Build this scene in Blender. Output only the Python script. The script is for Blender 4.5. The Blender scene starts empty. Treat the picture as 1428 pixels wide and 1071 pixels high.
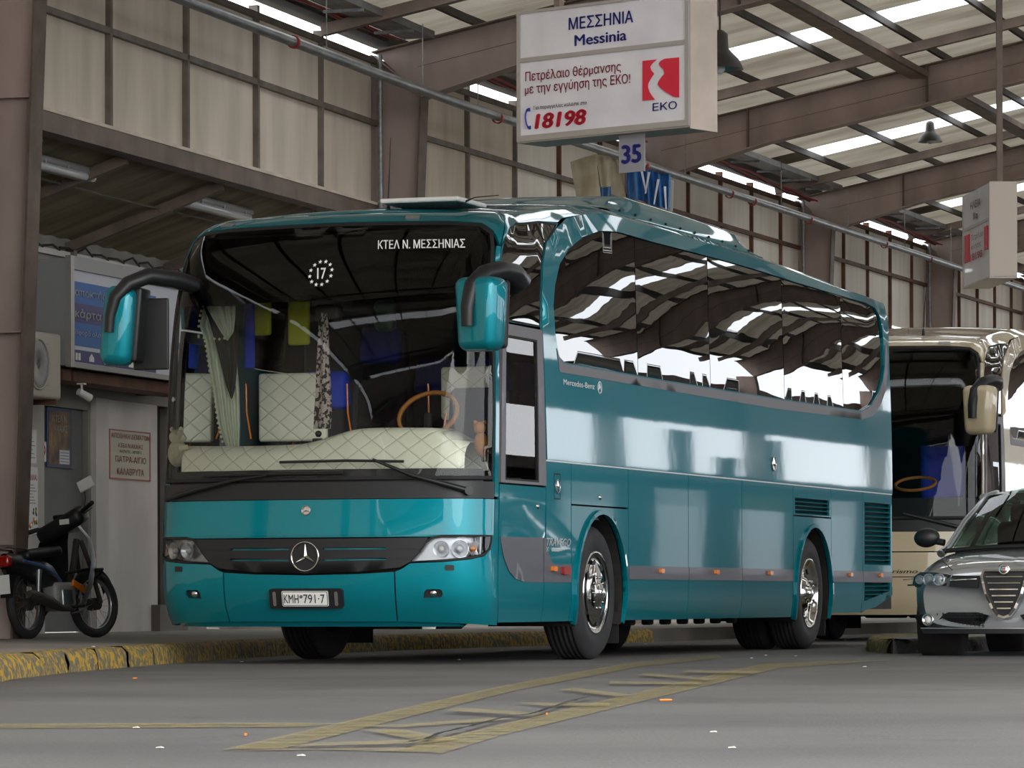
import bpy, math, random
import numpy as np
from mathutils import Vector, Matrix, geometry
random.seed(7)
V = Vector
scene = bpy.context.scene
COL = scene.collection
# ---------------------------------------------------------------- camera
F_PX, YAW, ROLL, V0 = 5622.0, -0.3358, 0.00273, 836.4
CAM = V((10.872, -26.785, 0.4625))
cd = bpy.data.cameras.new('camera'); cam = bpy.data.objects.new('camera', cd); COL.objects.link(cam)
cd.sensor_width = 36; cd.lens = F_PX / 1428 * 36; cd.shift_y = (V0 - 535.5) / 1428; cd.clip_end = 2000
cam.matrix_world = Matrix.Translation(CAM) @ Matrix.Rotation(-YAW, 4, 'Z') @ Matrix.Rotation(math.pi / 2, 4, 'X') @ Matrix.Rotation(-ROLL, 4, 'Z')
scene.camera = cam
# ---------------------------------------------------------------- sky, exposure
w = bpy.data.worlds.new('world'); scene.world = w; w.use_nodes = True
nt = w.node_tree; bgn = nt.nodes['Background']
tc = nt.nodes.new('ShaderNodeTexCoord'); noi = nt.nodes.new('ShaderNodeTexNoise'); noi.inputs['Scale'].default_value = 2.2
noi.inputs['Detail'].default_value = 5
rmp = nt.nodes.new('ShaderNodeValToRGB'); rmp.color_ramp.elements[0].position = .35; rmp.color_ramp.elements[1].position = .65
rmp.color_ramp.elements[0].color = (.74, .80, .88, 1); rmp.color_ramp.elements[1].color = (.98, .97, .95, 1)
nt.links.new(tc.outputs['Generated'], noi.inputs['Vector']); nt.links.new(noi.outputs['Fac'], rmp.inputs['Fac'])
nt.links.new(rmp.outputs['Color'], bgn.inputs['Color']); bgn.inputs['Strength'].default_value = 3.0
scene.view_settings.view_transform = 'Standard'; scene.view_settings.look = 'None'
scene.view_settings.gamma = 1; scene.view_settings.use_curve_mapping = False
scene.view_settings.exposure = 0.45
scene.cycles.max_bounces = 9; scene.cycles.transparent_max_bounces = 16; scene.cycles.diffuse_bounces = 4
scene.cycles.caustics_reflective = False; scene.cycles.caustics_refractive = False
sd = bpy.data.lights.new('fill_sun', 'SUN'); so = bpy.data.objects.new('fill_sun', sd); COL.objects.link(so)
sd.energy = 1.3; sd.angle = math.radians(50); sd.color = (1, .97, .92)  # broad soft sun added as fill from the front right
so.rotation_euler = V((-.6, .8, -.62)).to_track_quat('-Z', 'Y').to_euler()
# ---------------------------------------------------------------- measuring helpers
FW = V((math.sin(YAW), math.cos(YAW), 0)); RT = V((math.cos(YAW), -math.sin(YAW), 0)); UP = V((0, 0, 1))
def ray(u, v):
    a, b = u - 714, v - V0; c, s = math.cos(ROLL), math.sin(ROLL)
    return RT * ((c * a - s * b) / F_PX) + FW - UP * ((s * a + c * b) / F_PX)
def at_plane(u, v, p0, n):
    r = ray(u, v); return CAM + r * ((p0 - CAM).dot(n) / r.dot(n))
def at_depth(u, v, Z): return CAM + ray(u, v) * Z
def at_axis(u, v, ax, val):
    n = V((0, 0, 0)); n[ax] = 1; p = V((0, 0, 0)); p[ax] = val
    return at_plane(u, v, p, n)
# hall frame: a = distance from the long wall into the hall, b = along the wall away from the camera
AZ = YAW + math.atan((2430 - 714) / F_PX)
HD = V((math.sin(AZ), math.cos(AZ), 0)); HN = V((math.cos(AZ), -math.sin(AZ), 0))
HO = CAM + FW * 44.52 + RT * ((525 - 714) / F_PX * 44.52); HO.z = 0
HM = Matrix.Translation(HO) @ Matrix.Rotation(-AZ, 4, 'Z')
def rise(b): return .017 * max(0, b)
def H(a, b, z): return HO + HN * a + HD * b + V((0, 0, z))
def HU(a, b, z): return (a, b, z + rise(b))
def ab(p): q = p - HO; return V((q.dot(HN), q.dot(HD), p.z))
# ---------------------------------------------------------------- objects
def lin(c):
    return tuple(((x / 255) / 12.92 if x / 255 <= .04045 else ((x / 255 + .055) / 1.055) ** 2.4) for x in c)
def mat(name, col, rough=.6, metal=0, coat=0, col2=None, scale=4, bump=0, bscale=None, spec=.5, ior=1.5, emit=0, stretch=None, detail=4, lo=.35, hi=.65, bdist=.02):
    m = bpy.data.materials.new(name); m.use_nodes = True
    t = m.node_tree; b = t.nodes['Principled BSDF']
    c = (*lin(col), 1); b.inputs['Base Color'].default_value = c; m.diffuse_color = c
    b.inputs['Roughness'].default_value = rough; b.inputs['Metallic'].default_value = metal
    b.inputs['Coat Weight'].default_value = coat; b.inputs['Coat Roughness'].default_value = .03
    b.inputs['Specular IOR Level'].default_value = spec; b.inputs['IOR'].default_value = ior
    if emit: b.inputs['Emission Color'].default_value = c; b.inputs['Emission Strength'].default_value = emit
    if col2 or bump:
        tc = t.nodes.new('ShaderNodeTexCoord'); mp = t.nodes.new('ShaderNodeMapping')
        t.links.new(tc.outputs['Object'], mp.inputs['Vector'])
        if stretch: mp.inputs['Scale'].default_value = stretch
        if col2:
            n = t.nodes.new('ShaderNodeTexNoise'); n.inputs['Scale'].default_value = scale; n.inputs['Detail'].default_value = detail
            r = t.nodes.new('ShaderNodeValToRGB'); r.color_ramp.elements[0].position = lo; r.color_ramp.elements[1].position = hi
            r.color_ramp.elements[0].color = c; r.color_ramp.elements[1].color = (*lin(col2), 1)
            t.links.new(mp.outputs[0], n.inputs['Vector']); t.links.new(n.outputs['Fac'], r.inputs['Fac'])
            t.links.new(r.outputs['Color'], b.inputs['Base Color'])
        if bump:
            n2 = t.nodes.new('ShaderNodeTexNoise'); n2.inputs['Scale'].default_value = bscale or scale; n2.inputs['Detail'].default_value = 3
            bu = t.nodes.new('ShaderNodeBump'); bu.inputs['Strength'].default_value = bump; bu.inputs['Distance'].default_value = bdist
            t.links.new(mp.outputs[0], n2.inputs['Vector']); t.links.new(n2.outputs['Fac'], bu.inputs['Height'])
            t.links.new(bu.outputs['Normal'], b.inputs['Normal'])
            if coat: t.links.new(bu.outputs['Normal'], b.inputs['Coat Normal'])
    return m
def glass(name, tint, rough=0.0, ior=1.5):
    m = bpy.data.materials.new(name); m.use_nodes = True; t = m.node_tree
    t.nodes.remove(t.nodes['Principled BSDF']); out = t.nodes['Material Output']
    tr = t.nodes.new('ShaderNodeBsdfTransparent'); tr.inputs[0].default_value = (*lin(tint), 1)
    gl = t.nodes.new('ShaderNodeBsdfGlossy'); gl.inputs['Roughness'].default_value = rough
    fr = t.nodes.new('ShaderNodeFresnel'); fr.inputs['IOR'].default_value = ior
    mx = t.nodes.new('ShaderNodeMixShader')
    t.links.new(fr.outputs[0], mx.inputs[0]); t.links.new(tr.outputs[0], mx.inputs[1]); t.links.new(gl.outputs[0], mx.inputs[2])
    t.links.new(mx.outputs[0], out.inputs[0]); m.diffuse_color = (*lin(tint), .4)
    return m
class MB:
    def __init__(s): s.v = []; s.f = []; s.sm = []
    def add(s, vs, fs, smooth=False):
        o = len(s.v); s.v += [tuple(p) for p in vs]; s.f += [tuple(i + o for i in f) for f in fs]; s.sm += [smooth] * len(fs); return s
    def hexa(s, p): # 8 points: bottom loop 0-3, top loop 4-7
        return s.add(p, [(3, 2, 1, 0), (4, 5, 6, 7), (0, 1, 5, 4), (1, 2, 6, 5), (2, 3, 7, 6), (3, 0, 4, 7)])
    def box(s, x0, x1, y0, y1, z0, z1):
        return s.hexa([(x0, y0, z0), (x1, y0, z0), (x1, y1, z0), (x0, y1, z0), (x0, y0, z1), (x1, y0, z1), (x1, y1, z1), (x0, y1, z1)])
    def beam(s, p0, p1, wd, ht, up=(0, 0, 1)):
        p0, p1 = V(p0), V(p1); d = (p1 - p0).normalized(); x = d.cross(V(up)).normalized() * wd / 2; z = x.cross(d).normalized() * ht / 2
        return s.hexa([p0 - x - z, p0 + x - z, p1 + x - z, p1 - x - z, p0 - x + z, p0 + x + z, p1 + x + z, p1 - x + z])
    def tube(s, pts, r, n=10, caps=True, smooth=True, flat=1.0):
        pts = [V(p) for p in pts]; R = r if isinstance(r, (list, tuple)) else [r] * len(pts); rings = []
        prev = None
        for i, p in enumerate(pts):
            d = (pts[min(i + 1, len(pts) - 1)] - pts[max(i - 1, 0)]).normalized()
            if prev is None: x = d.orthogonal().normalized() if abs(d.z) > .9 else d.cross(V((0, 0, 1))).normalized()
            else: x = (prev - d * prev.dot(d)).normalized()
            prev = x; y = d.cross(x)
            rings += [p + (x * math.cos(2 * math.pi * k / n) + y * math.sin(2 * math.pi * k / n) * flat) * R[i] for k in range(n)]
        m = len(pts); fs = [(i * n + k, i * n + (k + 1) % n, (i + 1) * n + (k + 1) % n, (i + 1) * n + k) for i in range(m - 1) for k in range(n)]
        s.add(rings, fs, smooth)
        if caps:
            s.add(rings[:n], [tuple(range(n))[::-1]]); s.add(rings[-n:], [tuple(range(n))])
        return s
    def lathe(s, prof, o, ax, n=32, ref=None, smooth=True, closed=False):
        o, ax = V(o), V(ax).normalized(); x = (V(ref) if ref else ax.orthogonal()).normalized(); y = ax.cross(x); vs = []
        for r, h in prof: vs += [o + ax * h + (x * math.cos(2 * math.pi * k / n) + y * math.sin(2 * math.pi * k / n)) * r for k in range(n)]
        m = len(prof); rg = range(m if closed else m - 1)
        return s.add(vs, [(i * n + k, i * n + (k + 1) % n, ((i + 1) % m) * n + (k + 1) % n, ((i + 1) % m) * n + k) for i in rg for k in range(n)], smooth)
    def prism(s, poly, ext, smooth=False):
        n = len(poly); ext = V(ext); a = [V(p) for p in poly]; b = [p + ext for p in a]
        s.add(a, [tuple(range(n))[::-1]]); s.add(b, [tuple(range(n))])
        return s.add(a + b, [(i, (i + 1) % n, n + (i + 1) % n, n + i) for i in range(n)], smooth)
    def ball(s, c, rx, ry=None, rz=None, n=16, m=10, rot=None):
        ry = ry or rx; rz = rz or rx; c = V(c); vs = []
        for j in range(m + 1):
            t = math.pi * j / m
            for k in range(n):
                q = V((rx * math.sin(t) * math.cos(2 * math.pi * k / n), ry * math.sin(t) * math.sin(2 * math.pi * k / n), rz * math.cos(t)))
                if rot is not None: q = rot @ q
                vs.append(c + q)
        return s.add(vs, [(j * n + k, (j + 1) * n + k, (j + 1) * n + (k + 1) % n, j * n + (k + 1) % n) for j in range(m) for k in range(n)], True)
    def rbox(s, c, sx, sy, sz, r, rot=None, n=4, taper=1.0):
        # rounded box (superellipsoid-like): vertical rounded prism with rounded rims
        c = V(c); ring = []
        def outline(ix, iy, rr):
            o = []
            for q, (cx, cy) in enumerate(((1, 1), (-1, 1), (-1, -1), (1, -1))):
                for k in range(n + 1):
                    a = math.pi / 2 * (q + k / n); o.append((cx * (ix - rr) + rr * math.cos(a), cy * (iy - rr) + rr * math.sin(a)))
            return o
        lv = [(-sz / 2 + r * (1 - math.cos(a)), r * (1 - math.sin(a))) for a in [math.pi / 2 * k / n for k in range(n + 1)]]
        lv += [(-z, d) for z, d in reversed(lv)]
        for z, d in lv:
            tp = 1 + (taper - 1) * (z / sz + .5)
            for x, y in outline(sx / 2 - d, sy / 2 - d, max(r - d, .0005)):
                q = V((x * tp, y * tp, z)); ring.append(c + (rot @ q if rot is not None else q))
        k = 4 * (n + 1); m = len(lv)
        s.add(ring, [(i * k + j, i * k + (j + 1) % k, (i + 1) * k + (j + 1) % k, (i + 1) * k + j) for i in range(m - 1) for j in range(k)], True)
        s.add(ring[:k], [tuple(range(k))[::-1]], True); s.add(ring[-k:], [tuple(range(k))], True)
        return s
    def grid(s, pts, nu, nv, smooth=True, th=None):
        fs = [(j * nu + i, j * nu + i + 1, (j + 1) * nu + i + 1, (j + 1) * nu + i) for j in range(nv - 1) for i in range(nu - 1)]
        return s.add(pts, fs, smooth)
    def build(s, name, m, parent=None, M=None, label=None):
        me = bpy.data.meshes.new(name); me.from_pydata(s.v, [], s.f); me.update()
        me.polygons.foreach_set('use_smooth', s.sm)
        o = bpy.data.objects.new(name, me); COL.objects.link(o)
        for mm in (m if isinstance(m, (list, tuple)) else [m]): me.materials.append(mm)
        if parent is not None: o.parent = parent
        elif M is not None: o.matrix_world = M
        if parent is None and s.v:
            vs = np.array(s.v); c = V(((vs[:, 0].min() + vs[:, 0].max()) / 2, (vs[:, 1].min() + vs[:, 1].max()) / 2, vs[:, 2].min()))
            me.transform(Matrix.Translation(-c)); o.matrix_world = (M or Matrix()) @ Matrix.Translation(c)
        if label: o['label'] = label
        return o
def tag(o, label=None, cat=None, group=None, kind=None):
    if label: o['label'] = label
    if cat: o['category'] = cat
    if group: o['group'] = group
    if kind: o['kind'] = kind
    return o
def thing(name, label, cat, M=None, group=None, kind=None):
    o = bpy.data.objects.new(name, None); COL.objects.link(o); o.empty_display_size = .2
    if M is not None: o.matrix_world = M if isinstance(M, Matrix) else Matrix.Translation(V(M))
    return tag(o, label, cat, group, kind)
def copy_tree(o, parent=None):
    c = o.copy(); COL.objects.link(c)
    if parent is not None: c.parent = parent
    for ch in list(o.children): copy_tree(ch, c)
    return c
def in_poly(x, y, P):
    r = False; j = len(P) - 1
    for i in range(len(P)):
        xi, yi = P[i]; xj, yj = P[j]
        if (yi > y) != (yj > y) and x < (xj - xi) * (y - yi) / (yj - yi) + xi: r = not r
        j = i
    return r
def densify(P, res):
    o = []
    for i in range(len(P)):
        a, b = P[i], P[(i + 1) % len(P)]; n = max(1, int(math.ceil(math.hypot(b[0] - a[0], b[1] - a[1]) / res)))
        o += [(a[0] + (b[0] - a[0]) * k / n, a[1] + (b[1] - a[1]) * k / n) for k in range(n)]
    return o
def patch(name, outer, fn, m, parent=None, holes=(), off=0.0, th=.02, res=.15, M=None, label=None, mb=None, smooth=True, rim=True):
    loops = [densify(outer, res)] + [densify(h, res) for h in holes]
    pts = []; edges = []
    for L in loops:
        o = len(pts); pts += L; edges += [(o + i, o + (i + 1) % len(L)) for i in range(len(L))]
    bx0, bx1 = min(p[0] for p in outer), max(p[0] for p in outer); by0, by1 = min(p[1] for p in outer), max(p[1] for p in outer)
    bp = np.array(pts); nx, ny = int((bx1 - bx0) / res) + 1, int((by1 - by0) / res) + 1
    for i in range(1, nx + 1):
        for j in range(1, ny + 1):
            x, y = bx0 + (bx1 - bx0) * i / (nx + 1), by0 + (by1 - by0) * j / (ny + 1)
            if np.min((bp[:, 0] - x) ** 2 + (bp[:, 1] - y) ** 2) < (res * .45) ** 2: continue
            if in_poly(x, y, outer) and not any(in_poly(x, y, h) for h in holes): pts.append((x, y))
    cv, ce, cf, *_ = geometry.delaunay_2d_cdt([V(p) for p in pts], edges, [], 0, 1e-6)
    fs = []
    for f in cf:
        cx, cy = sum(cv[i][0] for i in f) / len(f), sum(cv[i][1] for i in f) / len(f)
        if in_poly(cx, cy, outer) and not any(in_poly(cx, cy, h) for h in holes):
            a, b, c = (cv[i] for i in f[:3])
            fs.append(tuple(f) if (b[0] - a[0]) * (c[1] - a[1]) - (b[1] - a[1]) * (c[0] - a[0]) > 0 else tuple(f)[::-1])
    S = []
    for p in cv:
        P, N = fn(p[0], p[1]); S.append((P + N * off, P + N * (off - th)))
    own = mb is None; mb = mb or MB()
    mb.add([a for a, b in S], fs, smooth)
    if rim and th:
        for k, L in enumerate(loops):
            R = [fn(*p) for p in L]; n = len(L); A = [P + N * off for P, N in R]; B = [P + N * (off - th) for P, N in R]
            area = sum(L[i][0] * L[(i + 1) % n][1] - L[(i + 1) % n][0] * L[i][1] for i in range(n))
            q = [(i, n + i, n + (i + 1) % n, (i + 1) % n) for i in range(n)]
            if (area > 0) == (k > 0): q = [f[::-1] for f in q]
            mb.add(A + B, q, False)
    if own: return mb.build(name, m, parent, M, label)
def plane_fn(o, x, y):
    o, x, y = V(o), V(x), V(y); n = x.cross(y).normalized()
    return lambda a, b: (o + x * a + y * b, n)
def arc(cx, cy, r, a0, a1, n=10, ry=None):
    return [(cx + r * math.cos(math.radians(a0 + (a1 - a0) * k / n)), cy + (ry or r) * math.sin(math.radians(a0 + (a1 - a0) * k / n))) for k in range(n + 1)]
def rrect(x0, x1, y0, y1, r, n=4):
    return arc(x1 - r, y1 - r, r, 0, 90, n) + arc(x0 + r, y1 - r, r, 90, 180, n) + arc(x0 + r, y0 + r, r, 180, 270, n) + arc(x1 - r, y0 + r, r, 270, 360, n)
_tc = {}
def text_geo(body, bold=0.0, shear=0.0):
    k = (body, bold, shear)
    if k not in _tc:
        c = bpy.data.curves.new('t', 'FONT'); c.body = body; c.shear = shear; c.resolution_u = 3
        o = bpy.data.objects.new('t', c); COL.objects.link(o)
        dg = bpy.context.evaluated_depsgraph_get(); cu = o.evaluated_get(dg).to_curve(dg)
        loops = []
        for sp_ in cu.splines:
            P = []
            if sp_.type == 'BEZIER':
                bp = sp_.bezier_points; n = len(bp)
                for i in range(n):
                    p0, p1, p2, p3 = bp[i].co, bp[i].handle_right, bp[(i + 1) % n].handle_left, bp[(i + 1) % n].co
                    st = (p1 - p0).cross(p3 - p0).length + (p2 - p0).cross(p3 - p0).length < 1e-5
                    for t in ((0,) if st else (0, .25, .5, .75)):
                        q = p0 * (1 - t) ** 3 + p1 * 3 * t * (1 - t) ** 2 + p2 * 3 * t * t * (1 - t) + p3 * t ** 3; P.append((q.x, q.y))
            else: P = [(p.co.x, p.co.y) for p in sp_.points]
            Q = [p for i, p in enumerate(P) if abs(p[0] - P[i - 1][0]) + abs(p[1] - P[i - 1][1]) > 1e-5]
            if len(Q) > 2: loops.append((Q, sum(Q[i - 1][0] * Q[i][1] - Q[i][0] * Q[i - 1][1] for i in range(len(Q)))))
        def wind(x, y, P):
            n = 0
            for i in range(len(P)):
                (xa, ya), (xb, yb) = P[i - 1], P[i]
                if (ya > y) != (yb > y):
                    if x < xa + (xb - xa) * (y - ya) / (yb - ya): n += 1 if yb > ya else -1
            return n
        # group overlapping loops letter by letter, then keep the triangles with a non-zero winding number
        box = [(min(p[0] for p in Q), max(p[0] for p in Q)) for Q, _ in loops]; order = sorted(range(len(loops)), key=lambda i: box[i][0]); groups = []
        for i in order:
            if groups and box[i][0] < groups[-1][1]: groups[-1][0].append(loops[i][0]); groups[-1][1] = max(groups[-1][1], box[i][1])
            else: groups.append([[loops[i][0]], box[i][1]])
        vs, fs = [], []
        for L, _ in groups:
            pts = []; ed = []
            for Q in L: k0 = len(pts); pts += [V(p) for p in Q]; ed += [(k0 + i, k0 + (i + 1) % len(Q)) for i in range(len(Q))]
            cv, _e, cf, *_r = geometry.delaunay_2d_cdt(pts, ed, [], 0, 1e-6); base = len(vs); vs += [(p[0], p[1], 0.0) for p in cv]
            for f in cf:
                cx, cy = sum(cv[i][0] for i in f) / len(f), sum(cv[i][1] for i in f) / len(f)
                if sum(wind(cx, cy, Q) for Q in L): 
                    p0, p1, p2 = (cv[i] for i in f[:3]); f = tuple(f)
                    if (p1[0] - p0[0]) * (p2[1] - p0[1]) - (p1[1] - p0[1]) * (p2[0] - p0[0]) < 0: f = f[::-1]
                    fs.append(tuple(i + base for i in f))
        o.to_curve_clear(); bpy.data.objects.remove(o); bpy.data.curves.remove(c)
        if bold:  # heavier strokes: the glyphs repeated with tiny shifts
            v0, f0 = vs, fs; vs, fs = [], []
            for q, (dx, dy) in enumerate(((0, 0), (bold, 0), (-bold, 0), (0, bold * .6), (0, -bold * .6))):
                fs = fs + [tuple(i + len(vs) for i in f) for f in f0]; vs = vs + [(x + dx, y + dy, z) for x, y, z in v0]
        _tc[k] = (vs, fs)
    return _tc[k]
def text_on(name, body, fn, x0, x1, y0, h, m, parent, bold=.008, off=.004, shear=0, label=None, M=None):
    """text from x0 to x1 on the surface fn(a,b), baseline y0, capital height h"""
    vs, fs = text_geo(body, bold, shear)
    if not vs: return
    a, b = min(v[0] for v in vs), max(v[0] for v in vs)
    o = []
    for v in vs:
        P, N = fn(x0 + (x1 - x0) * (v[0] - a) / (b - a), y0 + v[1] / .727 * h); o.append(P + N * off)
    return MB().add(o, fs).build(name, m, parent, M, label)
# ---------------------------------------------------------------- materials
def roofsheet_mat():
    m = mat('roof_sheet', (146, 139, 126), .7, col2=(98, 90, 74), scale=1.1, stretch=(.6, 1.6, 1), lo=.38, hi=.8)
    t = m.node_tree; b = t.nodes['Principled BSDF']; out = t.nodes['Material Output']
    tr = t.nodes.new('ShaderNodeBsdfTranslucent'); mx = t.nodes.new('ShaderNodeMixShader'); mx.inputs[0].default_value = .27
    src = b.inputs['Base Color'].links[0].from_socket; t.links.new(src, tr.inputs[0])
    t.links.new(b.outputs[0], mx.inputs[1]); t.links.new(tr.outputs[0], mx.inputs[2]); t.links.new(mx.outputs[0], out.inputs[0])
    return m
M = {}
M['paint'] = mat('teal_paint', (2, 128, 142), .45, metal=.55, coat=.8, bump=.01, bscale=1.3, bdist=.05, spec=.2)
M['paint'].node_tree.nodes['Principled BSDF'].inputs['Specular Tint'].default_value = (*lin((2, 100, 112)), 1)
M['paint_side'] = M['paint']
M['cream'] = mat('cream_paint', (200, 184, 152), .4, spec=.25, coat=1, bump=.02, bscale=1.6, bdist=.05)
M['black'] = mat('black_trim', (22, 23, 25), .45)
M['seal'] = mat('rubber_seal', (14, 14, 15), .7)
M['grey'] = mat('grey_band_paint', (84, 84, 92), .45, metal=.3, coat=.3)
M['greylight'] = mat('grey_frame_paint', (105, 103, 108), .5, metal=.2)
M['darkglass'] = mat('tinted_mirror_glass', (6, 8, 8), .0, ior=1.9, spec=.5, bump=.018, bscale=1.0, bdist=.05, stretch=(1, .35, 1.6))
M['clear'] = glass('windscreen_glass', (244, 248, 245), 0, 1.42)
M['tint'] = glass('tinted_band_glass', (52, 58, 58), 0, 1.2)
M['chrome'] = mat('chrome', (200, 198, 194), .08, metal=1, coat=0)
M['silver'] = mat('silver', (180, 180, 182), .3, metal=.9)
M['tyre'] = mat('tyre_rubber', (30, 31, 34), .75, col2=(44, 44, 46), scale=6, bump=.1, bscale=40)
M['under'] = mat('underbody', (22, 22, 22), .8, col2=(40, 37, 33), scale=4)
M['lens'] = glass('headlamp_lens', (235, 238, 240), .02, 1.45)
M['orange'] = mat('orange_lens', (226, 122, 16), .2, coat=.6)
M['redlens'] = mat('red_lens', (150, 20, 12), .2, coat=.6)
M['white'] = mat('white_print', (232, 232, 228), .5)
M['letter'] = mat('silver_letter', (214, 218, 220), .5)
M['ink'] = mat('black_ink', (18, 18, 20), .5)
M['blue'] = mat('blue_ink', (38, 44, 132), .5)
M['red'] = mat('red_ink', (196, 26, 52), .5)
M['darkred'] = mat('dark_red_ink', (150, 28, 40), .5)
M['green'] = mat('green_ink', (40, 140, 50), .5)
M['signwhite'] = mat('sign_white', (212, 210, 214), .35, col2=(198, 196, 200), scale=3, coat=.3)
M['alu'] = mat('aluminium_frame', (168, 164, 158), .4, metal=.5)
M['quilt'] = None
def quilt():
    m = mat('quilted_leather', (236, 232, 212), .5); t = m.node_tree; b = t.nodes['Principled BSDF']
    tc = t.nodes.new('ShaderNodeTexCoord'); mp = t.nodes.new('ShaderNodeMapping'); mp.inputs['Rotation'].default_value = (0, math.radians(52), 0)
    t.links.new(tc.outputs['Object'], mp.inputs['Vector']); hs = []
    mp2 = t.nodes.new('ShaderNodeMapping'); mp2.inputs['Rotation'].default_value = (0, math.radians(-52), 0); t.links.new(tc.outputs['Object'], mp2.inputs['Vector'])
    for q in (mp, mp2):
        sx = t.nodes.new('ShaderNodeSeparateXYZ'); t.links.new(q.outputs[0], sx.inputs[0])
        a = t.nodes.new('ShaderNodeMath'); a.operation = 'PINGPONG'; a.inputs[1].default_value = .055; t.links.new(sx.outputs['X'], a.inputs[0])
        c = t.nodes.new('ShaderNodeMath'); c.operation = 'SMOOTH_MIN' if False else 'MINIMUM'; c.inputs[1].default_value = .012; t.links.new(a.outputs[0], c.inputs[0]); hs.append(c)
    mn = t.nodes.new('ShaderNodeMath'); mn.operation = 'MINIMUM'; t.links.new(hs[0].outputs[0], mn.inputs[0]); t.links.new(hs[1].outputs[0], mn.inputs[1])
    bu = t.nodes.new('ShaderNodeBump'); bu.inputs['Distance'].default_value = 1.0; bu.inputs['Strength'].default_value = .35
    t.links.new(mn.outputs[0], bu.inputs['Height']); t.links.new(bu.outputs[0], b.inputs['Normal'])
    r = t.nodes.new('ShaderNodeMapRange'); r.inputs['From Max'].default_value = .0035; t.links.new(mn.outputs[0], r.inputs['Value'])
    mx = t.nodes.new('ShaderNodeMix'); mx.data_type = 'RGBA'; mx.inputs[6].default_value = (*lin((168, 166, 140)), 1); mx.inputs[7].default_value = (*lin((236, 232, 212)), 1)
    t.links.new(r.outputs[0], mx.inputs[0]); t.links.new(mx.outputs[2], b.inputs['Base Color'])
    return m
M['quilt'] = quilt()
M['lining'] = mat('cabin_lining', (96, 104, 98), .8)
M['seatdark'] = mat('dark_seat_fabric', (30, 33, 44), .9, col2=(70, 24, 30), scale=14, lo=.6, hi=.7)
M['seatblue'] = mat('blue_headrest_cloth', (28, 62, 190), .8)
M['yellow'] = mat('yellow_cloth', (170, 175, 20), .8)
M['curtain'] = mat('cream_curtain', (196, 200, 180), .85)
M['lace'] = mat('dark_fringe_cloth', (44, 42, 36), .9)
M['bead'] = mat('cream_beads', (214, 206, 170), .6)
M['leopard'] = mat('leopard_print_cloth', (28, 22, 22), .85, col2=(160, 146, 140), scale=34, lo=.44, hi=.5, detail=1)
M['plush'] = mat('cream_plush', (226, 222, 196), .95, bump=.3, bscale=60)
M['plushbrown'] = mat('brown_plush', (164, 104, 44), .95, bump=.3, bscale=60)
M['column'] = mat('painted_steel_column', (172, 152, 144), .6, col2=(150, 132, 124), scale=2.2, stretch=(1, 1, .4))
M['flange'] = mat('brown_steel_flange', (108, 90, 78), .6, col2=(88, 72, 60), scale=5)
M['steel'] = mat('brown_steel', (128, 110, 98), .6, col2=(104, 90, 80), scale=3)
M['darksteel'] = mat('dark_steel', (66, 60, 56), .6, col2=(48, 44, 40), scale=3)
M['rust'] = mat('rust_red_steel', (112, 74, 54), .7, col2=(84, 56, 42), scale=4)
M['galv'] = mat('galvanised_pipe', (148, 150, 150), .4, metal=.5, col2=(120, 122, 122), scale=5, stretch=(3, .6, 3))
M['redclip'] = mat('red_clamp', (170, 40, 40), .5)
M['panel'] = mat('wall_panel', (238, 224, 206), .75, col2=(204, 190, 170), scale=1.6, stretch=(1.6, 1.6, .3), bump=.05, bscale=8, lo=.3, hi=.75)
M['panel2'] = mat('pale_wall_panel', (245, 238, 224), .7, col2=(222, 212, 194), scale=1.6, stretch=(1.6, 1.6, .3), lo=.3, hi=.75)
M['roof'] = roofsheet_mat()
M['roofdark'] = mat('lower_roof_sheet', (150, 138, 110), .75, col2=(116, 104, 80), scale=1.5, stretch=(.4, 3, 1))
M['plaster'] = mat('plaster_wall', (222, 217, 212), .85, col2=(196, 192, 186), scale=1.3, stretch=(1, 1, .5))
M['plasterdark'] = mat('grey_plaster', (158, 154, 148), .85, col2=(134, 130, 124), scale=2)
M['doorgrey'] = mat('grey_door_paint', (118, 118, 116), .6, col2=(106, 106, 104), scale=2)
M['pave'] = mat('pavement', (134, 128, 120), .9, col2=(112, 108, 102), scale=1.4, bump=.2, bscale=20)
M['yellowpaint'] = mat('worn_yellow_kerb_paint', (168, 134, 36), .8, col2=(96, 90, 74), scale=22, lo=.42, hi=.54, detail=8, bump=.8, bscale=14)
M['blackpaint'] = mat('worn_black_kerb_paint', (40, 40, 38), .8, col2=(120, 108, 60), scale=9, lo=.55, hi=.75, detail=8, bump=.8, bscale=14)
def skylight():
    m = bpy.data.materials.new('translucent_roof_sheet'); m.use_nodes = True; t = m.node_tree
    t.nodes.remove(t.nodes['Principled BSDF']); tr = t.nodes.new('ShaderNodeBsdfTranslucent'); tr.inputs[0].default_value = (.92, .93, .95, 1)
    t2 = t.nodes.new('ShaderNodeBsdfTransparent'); t2.inputs[0].default_value = (.9, .92, .95, 1); mx = t.nodes.new('ShaderNodeMixShader'); mx.inputs[0].default_value = .45
    t.links.new(tr.outputs[0], mx.inputs[1]); t.links.new(t2.outputs[0], mx.inputs[2]); t.links.new(mx.outputs[0], t.nodes['Material Output'].inputs[0]); return m
M['sky'] = skylight()
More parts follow.
